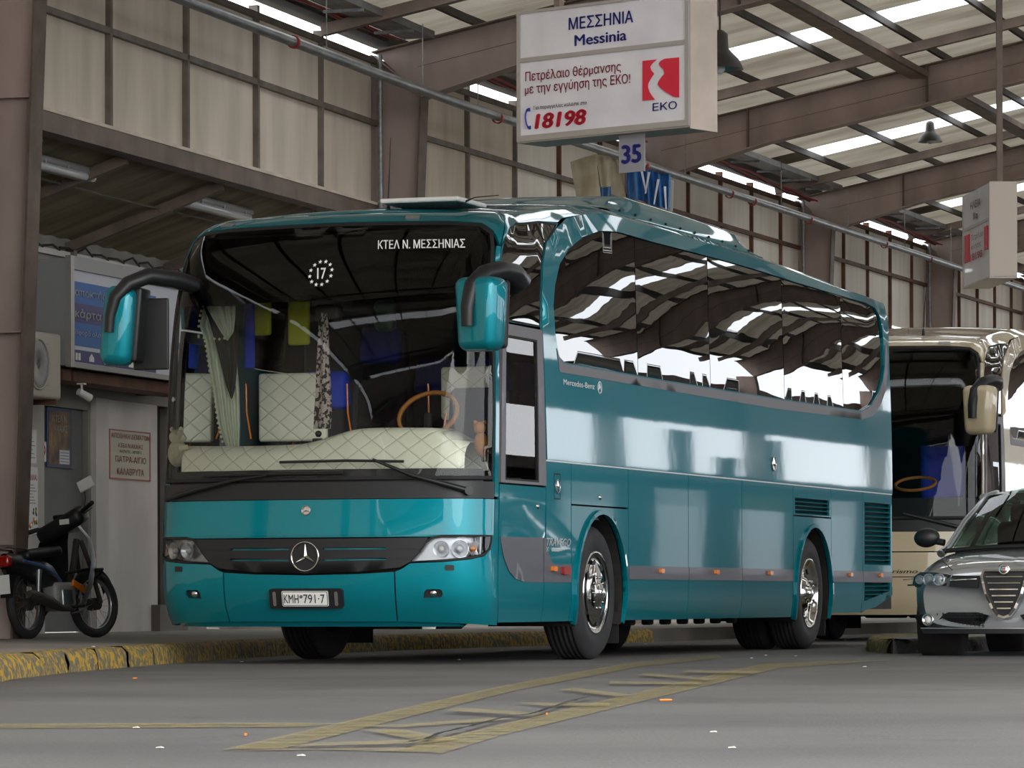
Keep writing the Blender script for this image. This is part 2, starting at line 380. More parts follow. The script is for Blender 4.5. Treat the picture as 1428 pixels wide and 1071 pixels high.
def asphalt():
    m = mat('asphalt', (102, 100, 97), .85, col2=(84, 82, 80), scale=.5, detail=8); t = m.node_tree; b = t.nodes['Principled BSDF']
    tc = t.nodes.new('ShaderNodeTexCoord')
    src = b.inputs['Base Color'].links[0].from_socket
    n = t.nodes.new('ShaderNodeTexNoise'); n.inputs['Scale'].default_value = 60; n.inputs['Detail'].default_value = 6; t.links.new(tc.outputs['Object'], n.inputs['Vector'])
    n2 = t.nodes.new('ShaderNodeTexNoise'); n2.inputs['Scale'].default_value = .8; n2.inputs['Detail'].default_value = 9; n2.inputs['Roughness'].default_value = .7; t.links.new(tc.outputs['Object'], n2.inputs['Vector'])
    r2 = t.nodes.new('ShaderNodeMapRange'); r2.inputs['From Min'].default_value = .56; r2.inputs['From Max'].default_value = .72; r2.inputs['To Min'].default_value = 1; r2.inputs['To Max'].default_value = .55; t.links.new(n2.outputs['Fac'], r2.inputs['Value'])
    r3 = t.nodes.new('ShaderNodeMapRange'); r3.inputs['From Min'].default_value = .3; r3.inputs['From Max'].default_value = .7; r3.inputs['To Min'].default_value = .84; r3.inputs['To Max'].default_value = 1.12; t.links.new(n.outputs['Fac'], r3.inputs['Value'])
    mu = t.nodes.new('ShaderNodeMath'); mu.operation = 'MULTIPLY'; t.links.new(r2.outputs[0], mu.inputs[0]); t.links.new(r3.outputs[0], mu.inputs[1])
    vm = t.nodes.new('ShaderNodeVectorMath'); vm.operation = 'SCALE'; t.links.new(src, vm.inputs[0]); t.links.new(mu.outputs[0], vm.inputs['Scale']); t.links.new(vm.outputs[0], b.inputs['Base Color'])
    bu = t.nodes.new('ShaderNodeBump'); bu.inputs['Strength'].default_value = .4; bu.inputs['Distance'].default_value = .01; t.links.new(n.outputs['Fac'], bu.inputs['Height']); t.links.new(bu.outputs[0], b.inputs['Normal'])
    return m
M['asphalt'] = asphalt()
def worn_paint():
    m = mat('worn_road_paint', (146, 132, 84), .85); t = m.node_tree; b = t.nodes['Principled BSDF']; out = t.nodes['Material Output']
    tc = t.nodes.new('ShaderNodeTexCoord'); n = t.nodes.new('ShaderNodeTexNoise'); n.inputs['Scale'].default_value = 7; n.inputs['Detail'].default_value = 9; n.inputs['Roughness'].default_value = .75
    t.links.new(tc.outputs['Object'], n.inputs['Vector'])
    r = t.nodes.new('ShaderNodeMapRange'); r.inputs['From Min'].default_value = .38; r.inputs['From Max'].default_value = .62; r.inputs['To Min'].default_value = .7; r.inputs['To Max'].default_value = .15; t.links.new(n.outputs['Fac'], r.inputs['Value'])
    tr = t.nodes.new('ShaderNodeBsdfTransparent'); mx = t.nodes.new('ShaderNodeMixShader'); t.links.new(r.outputs[0], mx.inputs[0]); t.links.new(tr.outputs[0], mx.inputs[1]); t.links.new(b.outputs[0], mx.inputs[2]); t.links.new(mx.outputs[0], out.inputs[0])
    return m
M['roadpaint'] = worn_paint()
M['litter'] = mat('litter_white', (215, 210, 200), .8)
M['carpaint'] = mat('silver_green_car_paint', (134, 140, 142), .3, metal=.65, coat=1)
M['carglass'] = glass('car_glass', (120, 150, 138), 0, 1.5)
M['acwhite'] = mat('ac_unit_white', (196, 190, 176), .6)
M['lampgrey'] = mat('lamp_grey', (150, 150, 148), .4)
M['diff'] = mat('lamp_diffuser', (206, 208, 208), .25, coat=.5)

M['mullion'] = mat('pale_mullion', (128, 118, 106), .6, col2=(104, 94, 84), scale=4)
M['reflector'] = mat('lamp_reflector', (215, 216, 220), .25, metal=.6)
# ================================================================ HALL
# ground
g = MB().box(-260, 260, -60, 420, -.3, 0).build('floor', M['asphalt']); tag(g, 'grey worn asphalt of the bus bays', None, None, 'structure')
BMIN, BMAX, AMAX = -62.5, 83.0, 26.0
BAY = 10.43
def in_hall(name, label, a=0, b=0, kind='structure', cat=None, z=0):
    return thing(name, label, cat, HM @ Matrix.Translation((a, b, z)), None, kind)
# ---- upper wall of panels between mullions
wall = in_hall('wall_left', 'upper wall of dusty cream panels in a steel grid')
mull = []; b = BMIN
k0 = -2
for bay in range(k0, 8):
    base = bay * BAY
    for k in range(5): mull.append(base + .86 + 1.93 * k + (.5 if bay >= 0 else 0))
mull = sorted(m for m in mull if m < BMAX)
rails = [4.81, 5.72, 6.40]
lows = [2.6, 3.9, 4.81, 5.72, 6.40]
allb = sorted(mull + [k * BAY for k in range(k0, 8)])
for i in range(len(allb) - 1):
    b0, b1 = allb[i] + .03, allb[i + 1] - .03
    if b1 < -10.6 and b1 < -14: continue
    zs = rails if b1 < 0 else lows
    for j in range(len(zs) - 1):
        z0, z1 = zs[j] + .035, zs[j + 1] - .02
        if b0 > 46: continue
        r0, r1 = rise(b0), rise(b1); d = random.uniform(-.008, .008)
        mb = MB().hexa([(-.08, b0, z0 + r0), (d, b0, z0 + r0), (d, b1, z0 + r1), (-.08, b1, z0 + r1), (-.08, b0, z1 + r0), (d, b0, z1 + r0), (d, b1, z1 + r1), (-.08, b1, z1 + r1)])
        mb.build('panel', M['panel'] if b1 < 6 else M['panel2'], wall)
for b in mull:
    if b < -12 or b > 46: continue
    r = rise(b); z0 = 4.62 if b < 0 else 2.6
    MB().box(-.05, .05, b - .028, b + .028, z0 + r, 6.5 + r).build('mullion', M['mullion'] if b < 6 else M['rust'], wall)
for z in rails[1:] + [3.9]:
    for k in range(-1, 5):
        b0, b1 = k * BAY + .1, (k + 1) * BAY - .02
        if z == 3.9 and k < 0: continue
        m = M['mullion'] if k < 1 else M['rust']
        MB().beam((.015, b0, z + rise(b0)), (.015, b1, z + rise(b1)), .07, .06).build('rail', m, wall)
        if z > 6: continue
MB().box(-.10, .09, -10.9 - 10, .0, 4.62, 4.82).build('lintel_beam', M['steel'], wall)
MB().box(.0901, .0999, -20.9, .0, 4.80, 4.83).build('beam_lip', M['panel'], wall)
# far part of the wall, too distant to tell its panels apart
MB().hexa([(-.08, 46, .1), (0, 46, .1), (0, BMAX, .1), (-.08, BMAX, .1), (-.08, 46, 7.1), (0, 46, 7.1), (0, BMAX, 7.7), (-.08, BMAX, 7.7)]).build('far_panelling', M['panel2'], wall)
MB().box(-.08, 0, -62, -13, .1, 6.4).build('far_panelling', M['panel'], wall)
# ---- frames: tapered columns and rafters
RP = .2
def zr(a): return 6.49 + RP * (a if a < 13 else 26 - a)
def frame(k):
    b = k * BAY; r = rise(b)
    side = 'with a peeling foot beside the motorbike' if k == -1 else {0: 'right behind the front half of the turquoise coach', 1: 'behind the hanging sign board 35', 2: 'rising behind the rear of the turquoise coach', 3: 'furthest of the columns seen above the cream coach'}.get(k, 'of the frames outside the view')
    c = in_hall('steel_column', 'brown painted tapered steel column ' + side, 0, b)
    z0 = .14 if k < 8 else 0; zt = 6.47 + r; wt, wb = .56, .32
    t = .012
    MB().prism([(.0, -t, z0), (wb, -t, z0), (wt, -t, 6.0 + r), (.02, -t, zt)], (0, 2 * t, 0)).build('web', M['column'], c)
    for a0, a1 in ((-.02, .0), (None, None)):
        if a0 is not None: MB().box(a0, a1, -.13, .13, z0, zt).build('outer_flange', M['column'], c)
        else: MB().hexa([(wb, -.13, z0), (wb + .02, -.13, z0), (wb + .02, .13, z0), (wb, .13, z0), (wt, -.13, 6.0 + r), (wt + .02, -.13, 6.0 + r), (wt + .02, .13, 6.0 + r), (wt, .13, 6.0 + r)]).build('inner_flange', M['flange'], c)
    for z in (.14 + .8, 2.75, 4.75): 
        ww = wb + (wt - wb) * (z / 6)
        MB().box(.0, ww, -.12, .0, z, z + .012).build('stiffener', M['column'], c)
    MB().prism([(.02, -.1, zt), (wt, -.1, 6.0 + r), (wt, -.1, 5.985 + r), (.02, -.1, zt - .015)], (0, .1, 0)).build('haunch_stiffener', M['column'], c)
    f = in_hall('rafter', 'brown steel I-beam rafter ' + {0: 'above the front of the turquoise coach', 1: 'running behind the sign board 35', 2: 'low over the rear of the turquoise coach', 3: 'behind the far narrow sign board', -1: 'nearest the camera at top left'}.get(k, 'of the frames outside the view'), 0, b)
    def ztop(a): return zr(a) + r
    def zbot(a): return zr(a) - (.56 if a < 2 or a > 24 else .5) + r
    for A0, A1 in ((.02, 13), (13, 25.98))[:1 if k < -1 else 2]:
        n = [A0, .56 if A0 < 5 else 13.001, 2, 13] if A0 < 5 else [13, 24, 25.44, 25.98]
        P = [(A0 if A0 > 5 else .02, ztop(A0)), (A1, ztop(A1))]
        lo = [(13, zbot(13)), (2, zbot(2)), (.56, 5.985 + r)] if A0 < 5 else [(25.44, 5.985 + r), (24, zbot(24)), (13, zbot(13))]
        poly = [(a, -t, z) for a, z in P + lo]
        MB().prism(poly, (0, 2 * t, 0)).build('web', M['column'], f)
    for s in ((0,) if k < -1 else (0, 1)):
        g0 = (lambda a: a) if s == 0 else (lambda a: 26 - a)
        MB().beam((g0(.0), 0, ztop(0) + .008), (g0(13), 0, ztop(13) + .008), .26, .016).build('top_flange', M['steel'], f)
        MB().beam((g0(.56), 0, 5.985 + r), (g0(2), 0, zbot(2)), .26, .018).build('bottom_flange', M['column'], f)
        MB().beam((g0(2), 0, zbot(2)), (g0(13), 0, zbot(13)), .26, .018).build('bottom_flange', M['column'], f)
        for a in (1.72, 4.15, 6.6, 9, 11.5):
            MB().box(g0(a) - .006, g0(a) + .006, -.125, 0, zbot(a), ztop(a)).build('stiffener', M['steel'], f)
        MB().beam((g0(.5), -.014, (ztop(.5) + zbot(.5)) / 2 + .02), (g0(6.5), -.014, (ztop(6.5) + zbot(6.5)) / 2), .004, .006).build('weld_seam', M['flange'], f)
    if k < -1: return
    c2 = in_hall('steel_column', 'steel column on the open side of the hall, outside the view', 25.4, b)
    MB().box(-.01, .6, -t, t, 0, 6 + r).build('web', M['column'], c2); MB().box(-.03, -.01, -.13, .13, 0, 6 + r).build('flange', M['flange'], c2)
for k in range(-6, 8): frame(k)
# ---- roof: purlins, sheets, translucent strips
ceil = in_hall('ceiling', 'pitched roof of grey corrugated sheets with bright translucent strips')
def roofz(a): return zr(a) + .22
pur = [.06, 1.02, 2.1, 3.18, 4.26, 5.34, 6.42, 7.5, 8.6, 9.7, 10.8, 11.9, 12.95]
pur = pur + [26 - a for a in pur[::-1]]
for a in pur:
    for k in range(-6, 8):
        b0, b1 = k * BAY, min((k + 1) * BAY, BMAX)
        if b0 >= BMAX or (k < -2 and a > 13): continue
        z = zr(a) + .165
        MB().beam((a, b0, z + rise(b0)), (a, b1, z + rise(b1)), .05, .085).build('purlin', M['darksteel'], ceil)
for k in range(-6, 8):
    b0 = k * BAY; q0, q1 = b0 + 6.55, b0 + 7.63
    for s in ((0,) if k < -2 else (0, 1)):
        g0 = (lambda a: a) if s == 0 else (lambda a: 26 - a)
        # opaque corrugated sheets, ribs running down the slope
        for (s0, s1) in ((b0, q0), (q1, b0 + BAY)):
            s1 = min(s1, BMAX)
            if s0 >= BMAX: continue
            n = max(2, int((s1 - s0) / .125)); vs = []
            for i in range(n + 1):
                bb = s0 + (s1 - s0) * i / n; dz = .018 if i % 2 else 0
                for a in (0.0, 13.0): vs.append((g0(a), bb, roofz(a) + dz + rise(bb)))
            fs = [(2 * i, 2 * i + 1, 2 * i + 3, 2 * i + 2) if s == 0 else (2 * i, 2 * i + 2, 2 * i + 3, 2 * i + 1) for i in range(n)]
            MB().add(vs, fs).build('roof_sheet', M['roof'], ceil)
        for i in range(len(pur) // 2):
            a0, a1 = pur[i], (pur[i + 1] if i + 1 < 13 else 13)
            if a0 < .9 or k == -2 or s0 >= BMAX: 
                if s0 >= BMAX: continue
                MB().hexa([(g0(a0 if i else 0), q0, roofz(a0 if i else 0) + rise(q0)), (g0(a0 if i else 0), q1, roofz(a0 if i else 0) + rise(q1)), (g0(a1), q1, roofz(a1) + rise(q1)), (g0(a1), q0, roofz(a1) + rise(q0))] + [(g0(a0 if i else 0), q0, roofz(a0 if i else 0) + .01 + rise(q0)), (g0(a0 if i else 0), q1, roofz(a0 if i else 0) + .01 + rise(q1)), (g0(a1), q1, roofz(a1) + .01 + rise(q1)), (g0(a1), q0, roofz(a1) + .01 + rise(q0))]).build('roof_sheet', M['roof'], ceil); continue
            if i == 12: continue
            vs = [(g0(a), bb, roofz(a) + rise(bb)) for a in (a0, a1) for bb in (q0, q1)]
            MB().add(vs, [(0, 1, 3, 2)]).build('translucent_sheet', M['sky'], ceil)
    for db in (-2.0, .95):
        bb = b0 + BAY + db if db < 0 else b0 + db
        if bb > BMAX: continue
        for s in ((0,) if k < -2 else (0, 1)):
            g0 = (lambda a: a) if s == 0 else (lambda a: 26 - a)
            MB().beam((g0(.1), bb, zr(.1) - .03 + rise(bb)), (g0(13), bb, zr(13) - .03 + rise(bb)), .11, .12).build('roof_strut', M['steel'] if db < 0 else M['darksteel'], ceil)
# eaves gutter
MB().beam((.10, -20, 6.62), (.10, 0, 6.62), .3, .1).build('eaves_beam', M['darksteel'], ceil)
MB().beam((.10, 0, 6.62), (.10, 60, 6.62 + rise(60)), .3, .1).build('eaves_beam', M['darksteel'], ceil)
# ---- services under the roof
def hall_tube(name, label, cat, pts, r, m, extra=None, n=10, group=None):
    c = sum((V(p) for p in pts), V((0, 0, 0))) / len(pts)
    t = thing(name, label, cat, HM @ Matrix.Translation(c), group)
    MB().tube([V(p) - c for p in pts], r, n).build('tube', m, t)
    return t, c
pp = [HU(1.0, b, 5.88 if b < 0 else 5.90) for b in (-12, -8.5, -6, -3, 0, 3, 6, 9, 12, 15, 18, 21, 25, 29, 33, 37, 41)]
pipe, pc = hall_tube('water_pipe', 'long galvanised pipe hung along the wall below the rafters', 'pipe', pp, .052, M['galv'], n=14)
for b in (-5.35, 1.35, 7.7, 12.25, 13.6, 17.2, 22.8, 26.6, 30.2, 36.5):
    p = V(HU(1.0, b, 5.88)) - pc
    MB().lathe([(.054, -.03), (.064, -.03), (.064, .03), (.054, .03)], p, (0, 1, 0), 16, closed=True).build('clamp', M['redclip'], pipe)
for b in (-4.4, -1.35, .6, 4.0, 9.8, 15.4, 20.0, 24.5, 28.6):
    p = V(HU(1.0, b, 5.93)) - pc; MB().tube([p, p + V((0, 0, .62 + .05))], .006, 5).build('hanger_rod', M['galv'], pipe)
tray = in_hall('cable_tray', 'perforated grey cable tray with orange cables under the eaves', .5, 0, 'thing', 'cable tray')
for k in range(-2, 3):
    b0, b1 = k * BAY + .3, (k + 1) * BAY - .3; z = 6.50
    mb = MB(); mb.beam((.12, b0, z + .1 + rise(b0)), (.12, b1, z + .1 + rise(b1)), .34, .006); mb.beam((.29, b0, z + .13 + rise(b0)), (.29, b1, z + .13 + rise(b1)), .006, .08); mb.beam((-.05, b0, z + .13 + rise(b0)), (-.05, b1, z + .13 + rise(b1)), .006, .08)
    mb.build('tray', M['galv'], tray)
    for j, (da, m) in enumerate(((-.12, M['redclip']), (-.16, M['ink']), (-.2, M['redclip']), (-.24, M['ink']))):
        MB().tube([(da + .02 * math.sin(q * 1.3 + j), b0 + (b1 - b0) * q / 12, z + .1 + rise(b0) + .02 * math.sin(q * 2.1 + j)) for q in range(13)], .014, 6).build('cable', m, tray)
    for q in range(6):
        bb = b0 + (b1 - b0) * (q + .5) / 6; MB().beam((-.12, bb, z + .06 + rise(bb)), (.32, bb, z + .06 + rise(bb)), .04, .03).build('bracket', M['galv'], tray)
tr2 = in_hall('cable_truss', 'brown trough of cables running under the roof at top right', 4.05, 0, 'thing', 'cable tray')
for k in range(-1, 4):
    b0, b1 = k * BAY + .13, (k + 1) * BAY - .13; z = zr(4.05) - .1
    mb = MB()
    for da in (-.12, .12): mb.beam((da, b0, z + rise(b0)), (da, b1, z + rise(b1)), .03, .08)
    mb.beam((0, b0, z - .05 + rise(b0)), (0, b1, z - .05 + rise(b1)), .22, .008); mb.build('trough', M['steel'], tr2)
    for j in range(4): MB().tube([(-.09 + .05 * j, b0, z - .03 + rise(b0)), (-.085 + .05 * j, (b0 + b1) / 2, z - .02 + rise(b1)), (-.08 + .05 * j, b1, z - .03 + rise(b1))], .014, 6).build('cable', M['ink'], tr2)
# white vertical conduits on columns
for k, (m, lb) in enumerate(((M['galv'], 'thin galvanised downpipe left of the column behind the coach front'), (M['galv'], 'thin galvanised downpipe on the column behind the sign board 35'), (M['galv'], 'thin galvanised downpipe left of the column over the coach rear'), (M['galv'], 'thin galvanised downpipe at the furthest column'))):
    b = k * BAY - .22; r = rise(b); hall_tube('downpipe', lb, 'pipe', [(.14, b, 2.5 + r), (.14, b, 4.5 + r), (.13, b, 6.45 + r)], .03, m)
# ---- lower wall, canopy and shop front
low = in_hall('wall_back', 'lower plastered wall under the low canopy roof', -1.8, 0)
def lowbox(name, m, b0, b1, z0, z1, t0=0, t1=-.2, par=None, label=None): return MB().box(t1, t0, b0, b1, z0, z1).build(name, m, par or low, None, label)
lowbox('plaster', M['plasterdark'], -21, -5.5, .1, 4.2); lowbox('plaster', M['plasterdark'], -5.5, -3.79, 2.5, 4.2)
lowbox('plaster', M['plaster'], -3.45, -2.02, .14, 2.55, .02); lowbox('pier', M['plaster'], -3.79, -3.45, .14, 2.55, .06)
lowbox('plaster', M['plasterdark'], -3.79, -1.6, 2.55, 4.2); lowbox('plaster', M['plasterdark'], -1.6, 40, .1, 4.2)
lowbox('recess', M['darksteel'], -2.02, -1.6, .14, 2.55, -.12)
lowbox('pier', M['plaster'], -5.5, -5.02, .14, 2.42, .02, -.2, None, 'cream pier with paper notices')
lowbox('plinth', M['pave'], -2.2, -1.4, .1, .42, .12)
lowbox('ledge', M['plaster'], -21, 10, 3.93, 3.99, .06, 0)
for q in range(26):
    b = -10.2 + q * .42; MB().tube([(.07, b, 3.99 + random.uniform(0, .03)), (.09, b + .2, 4.01 + random.uniform(0, .05)), (.07, b + .43, 3.99)], .012, 5).build('cable', M['ink'], low)
MB().tube([(.03, -10, 3.86), (.04, -5, 3.82), (.03, -2, 3.86), (.03, 2, 3.83)], .01, 5).build('cable', M['ink'], low)
dr = in_hall('door_1', 'grey painted door behind the motorbike with a framed poster', -1.8, 0)
MB().box(-.12, -.06, -5.0, -3.85, .15, 2.42).build('leaf', M['doorgrey'], dr)
for b0, b1, z0, z1 in ((-5.02, -4.97, .14, 2.5), (-3.86, -3.79, .14, 2.5), (-5.02, -3.79, 2.42, 2.5)): MB().box(-.14, .0, b0, b1, z0, z1).build('frame', M['plasterdark'], dr)
MB().ball((-.04, -4.93, 1.02), .03).build('handle', M['orange'], dr)
can = in_hall('ceiling', 'low dark corrugated canopy roof behind the long beam', 0, 0)
n = 110; vs = []
for i in range(n + 1):
    bb = -21 + 21.5 * i / n; dz = .018 if i % 2 else 0
    vs += [(-.1, bb, 4.70 + dz), (-1.85, bb, 4.10 + dz)]
MB().add(vs, [(2 * i, 2 * i + 1, 2 * i + 3, 2 * i + 2) for i in range(n)]).build('roof_sheet', M['roofdark'], can)
vs = [(x, y - 1.0 if False else y, z + .06) for x, y, z in vs]
MB().add(vs, [(2 * i, 2 * i + 2, 2 * i + 3, 2 * i + 1) for i in range(n)]).build('roof_sheet', M['roofdark'], can)
for b in (-8.9, -6.9, -4.4, -1.75): MB().beam((-.12, b, 4.62), (-1.8, b, 4.03), .08, .1).build('canopy_rafter', M['steel'], can)
for b in (-4.4, -1.75): MB().box(-1.78, -1.70, b - .04, b + .04, 3.6, 4.03).build('post', M['steel'], can)
MB().tube([(-.75, -11, 4.42), (-.78, -5, 4.40), (-.75, 0, 4.42)], .012, 5).build('cable', M['roof'], can)
for i, (b0, b1) in enumerate(((-8.25, -6.65), (-4.36, -2.46))):
    c = V((-.9, (b0 + b1) / 2, 4.72 - .42)); z = -.03
    lp = thing('batten_lamp', ('upper left' if i == 0 else 'right-hand') + ' grey tubular batten lamp under the low canopy roof, ' + ('cut by the picture edge' if i == 0 else 'nearer the coach'), 'lamp', HM @ Matrix.Translation((-.55, (b0 + b1) / 2, 4.50)), 'batten lamps under the canopy')
    L = (b1 - b0) / 2 * .93
    MB().rbox((0, 0, .03), .16, 2 * L, .07, .03).build('housing', M['lampgrey'], lp)
    MB().rbox((0, 0, -.03), .14, 2 * L - .04, .08, .035).build('diffuser', M['diff'], lp)
    for q in (-.7, 0, .7): MB().box(-.085, .085, q * L - .015, q * L + .015, -.01, .02).build('clip', M['silver'], lp)
    MB().box(-.02, .02, -.02, .02, .06, .16).build('hanger', M['darksteel'], lp)
# ---- advertising light box
ad = thing('light_box', 'grey framed advertising box with blue stripes and white Greek words', 'sign', HM @ Matrix.Translation((-1.2, -5.76, 2.77)))
fn = plane_fn((0, 0, 0), (0, 1, 0), (0, 0, 1))
W_, H_ = 4.0, 1.04
MB().box(-.42, -.03, 0, W_, 0, H_).build('case', M['lampgrey'], ad)
for x0, x1, y0, y1 in ((0, .09, -.02, H_ + .03), (W_ - .09, W_, -.02, H_ + .03), (.09, W_ - .09, H_ - .1, H_ + .03), (.09, W_ - .09, -.02, .03)):
    MB().box(-.03, .03, x0, x1, y0, y1).build('frame', M['alu'] if y1 - y0 > .5 else M['lampgrey'], ad)
def adp(nm, x0, x1, y0, y1, m): MB().box(-.03, -.012, x0, x1, y0, y1).build(nm, m, ad)
M['adblue'] = mat('advert_blue', (44, 104, 178), .5); M['adpurple'] = mat('advert_purple', (62, 60, 118), .5); M['adwhite'] = mat('advert_white', (205, 208, 216), .5)
adp('poster', .09, W_ - .09, .03, H_ - .1, M['adwhite'])
for y0, y1, m in ((.62, .83, 'adblue'), (.43, .62, 'adpurple'), (.20, .43, 'adblue'), (.04, .16, 'adpurple')):
    MB().box(-.012, -.008, .10, 2.3, y0, y1).build('stripe', M[m], ad)
for y, z in ((.32, .5), (.12, .3), (.7, .78)): MB().box(-.012, -.008, 2.9, 3.2, y, y + .07).build('stripe', M['adblue'], ad)
text_on('lettering', 'αποκτήστε δωρεάν', fn, .16, 2.0, .69, .075, M['white'], ad)
text_on('lettering', 'κάρτα προνομίων', fn, .17, 2.1, .48, .08, M['white'], ad)
text_on('lettering', 'αφορά όλους τους ασφαλισμένους', fn, .17, 2.2, .31, .045, M['white'], ad)
for q in range(6):
    x = .2 + q * .34
    if q % 3 == 0: [MB().box(-.008, -.005, x + d, x + d + .05, .06, .13).build('pictogram', M['white'], ad) for d in (0, .07)]
    elif q % 3 == 1: MB().prism([(-.008, x, .06), (-.008, x + .12, .06), (-.008, x + .12, .1), (-.008, x + .06, .14), (-.008, x, .1)], (.003, 0, 0)).build('pictogram', M['white'], ad)
    else: MB().lathe([(.02, 0), (.05, 0), (.05, .003)], (-.008, x + .06, .1), (1, 0, 0), 16).build('pictogram', M['white'], ad)
MB().box(-.45, -.1, .1, 3.6, -.14, -.03).build('support_beam', M['rust'], ad)
MB().box(-.6, -.1, .3, .36, -.14, .0).build('bracket', M['rust'], ad); MB().box(-.6, -.1, 3.2, 3.26, -.14, .0).build('bracket', M['rust'], ad)
# wall fittings
def on_low(name, label, cat, u, v, off=0.0, group=None):
    p = ab(at_plane(u, v, H(-1.8 + off, 0, 0), HN)); return thing(name, label, cat, HM @ Matrix.Translation((p.x, p.y, p.z)), group)
acs = thing('air_conditioner', 'beige outdoor air conditioner unit mounted beside the light box', 'air conditioner', HM @ Matrix.Translation((-1.25, -6.28, 2.42)))
MB().rbox((-.15, .0, .32), .34, .84, .64, .03).build('case', M['acwhite'], acs)
MB().lathe([(.0, 0), (.05, 0), (.05, .01), (.22, .012), (.24, .0)], (.02, -.14, .32), (1, 0, 0), 24).build('fan_grille', M['lampgrey'], acs)
MB().lathe([(.235, 0), (.25, .0), (.25, .02), (.235, .02)], (.02, -.14, .32), (1, 0, 0), 24, closed=True).build('fan_ring', M['acwhite'], acs)
for q in range(5): MB().box(.02, .03, -.36, .08, .12 + q * .1, .125 + q * .1).build('grille_bar', M['lampgrey'], acs)
MB().box(-.3, .02, -.3, -.26, -.05, .0).build('bracket', M['rust'], acs); MB().box(-.3, .02, .26, .3, -.05, .0).build('bracket', M['rust'], acs)
eb = thing('junction_box', 'small pale metal junction box high on the wall by the column', 'electrical box', HM @ Matrix.Translation((-1.70, -5.25, 3.52)))
MB().rbox((-.05, 0, .11), .12, .26, .26, .015).build('case', M['acwhite'], eb); MB().box(.012, .018, .08, .1, .08, .12).build('latch', M['ink'], eb)
cm = thing('security_camera', 'small white security camera under the light box', 'camera', HM @ Matrix.Translation((-1.3, -5.2, 2.605)))
MB().box(-.04, .04, -.03, .03, .0, .015).build('mount', M['white'], cm); MB().tube([(0, 0, 0), (0, .02, -.06)], .012, 8).build('neck', M['white'], cm)
MB().tube([(-.02, -.03, -.07), (.05, .1, -.13)], [.035, .04], 12).build('body', M['white'], cm)
sgn = thing('wall_sign', 'cream wall sign with dark red border and red Greek words for a parcel store', 'sign', HM @ Matrix.Translation((-1.77, -3.37, 1.73)))
fs_ = plane_fn((.0, 0, 0), (0, 1, 0), (0, 0, 1)); w_, h_ = 1.13, .52
MB().box(-.015, .0, 0, w_, 0, h_).build('board', mat('sign_cream', (196, 190, 172), .7), sgn)
for x0, x1, y0, y1 in ((0, w_, 0, .014), (0, w_, h_ - .014, h_), (0, .025, 0, h_), (w_ - .025, w_, 0, h_)): MB().box(0, .003, x0, x1, y0, y1).build('border', M['darkred'], sgn)
for s, x0, x1, y, h, m in (('ΑΠΟΘΗΚΗ ΔΕΜΑΤΩΝ', .05, 1.09, .43, .05, 'darkred'), ('ΚΤΕΛ Ν.ΑΧΑΪΑΣ', .24, .92, .335, .045, 'darkred'), ('ΑΚΡΑΤΑ - ΑΙΓΕΙΡΑ', .28, .88, .28, .032, 'green'), ('ΠΑΤΡΑ-ΑΙΓΙΟ', .16, 1.0, .18, .065, 'darkred'), ('ΚΑΛΑΒΡΥΤΑ', .2, .94, .05, .07, 'darkred')):
    text_on('lettering', s, fs_, x0, x1, y, h, M[m], sgn)
fp = thing('framed_poster', 'blue framed brown poster on the grey door', 'poster', HM @ Matrix.Translation((-1.84, -4.81, 1.81)))
fq = plane_fn((0, 0, 0), (0, 1, 0), (0, 0, 1))
MB().box(-.015, 0, 0, .62, 0, .6).build('frame', mat('blue_poster_frame', (32, 58, 104), .5), fp)
MB().box(.0, .003, .04, .57, .03, .57).build('print', mat('brown_print', (150, 118, 72), .6, col2=(82, 62, 48), scale=6), fp)
text_on('lettering', 'ΚΤΕΛ Ν.', plane_fn((.004, 0, 0), (0, 1, 0), (0, 0, 1)), .12, .5, .46, .07, M['white'], fp); text_on('lettering', 'ΑΧΑΪΑΣ', plane_fn((.004, 0, 0), (0, 1, 0), (0, 0, 1)), .16, .5, .36, .07, M['white'], fp)
MB().box(.003, .006, .3, .55, .04, .18).build('timetable', M['adwhite'], fp)
for q in range(4): MB().box(.006, .007, .32, .53, .06 + q * .03, .066 + q * .03).build('print_line', M['ink'], fp)
ns = thing('no_smoking_notice', 'white notice with a red no smoking ring at the door edge', 'sign', HM @ Matrix.Translation((-1.84, -4.99, 1.86)))
MB().box(-.01, .0, 0, .16, 0, .2).build('board', M['white'], ns); MB().lathe([(.045, 0), (.06, 0), (.06, .004), (.045, .004)], (.0, .075, .115), (1, 0, 0), 24, closed=True).build('ring', M['red'], ns); MB().beam((.003, .035, .155), (.003, .115, .075), .004, .012).build('bar', M['red'], ns)
n1 = thing('paper_notice', 'upper white paper notice taped on the cream pier', 'notice', HM @ Matrix.Translation((-1.775, -5.47, 1.83)))
MB().box(0, .003, 0, .24, 0, .33).build('sheet', M['white'], n1)
for q in range(6): MB().box(.003, .004, .03, .21 - .03 * (q % 3), .05 + q * .04, .055 + q * .04).build('print_line', M['ink'], n1)
n2 = thing('paper_notice', 'lower tall carnival poster with coloured splashes on the cream pier', 'notice', HM @ Matrix.Translation((-1.775, -5.5, 1.13)))
MB().box(0, .003, 0, .3, 0, .66).build('sheet', M['white'], n2)
text_on('lettering', 'CARNIVAL', plane_fn((.003, 0, 0), (0, 1, 0), (0, 0, 1)), .02, .28, .53, .06, M['red'], n2)
for q in range(7): MB().box(.003, .004, .03, .26 - .03 * (q % 4), .3 + q * .03, .305 + q * .03).build('print_line', M['ink'], n2)
for q in range(14): MB().lathe([(0, .003), (random.uniform(.01, .03), .003), (0, .004)], (.001 + q * .0002, random.uniform(.03, .27), random.uniform(.03, .25)), (1, 0, 0), 10).build('colour_splash', M[('red', 'yellow', 'blue', 'green', 'orange')[q % 5]], n2)
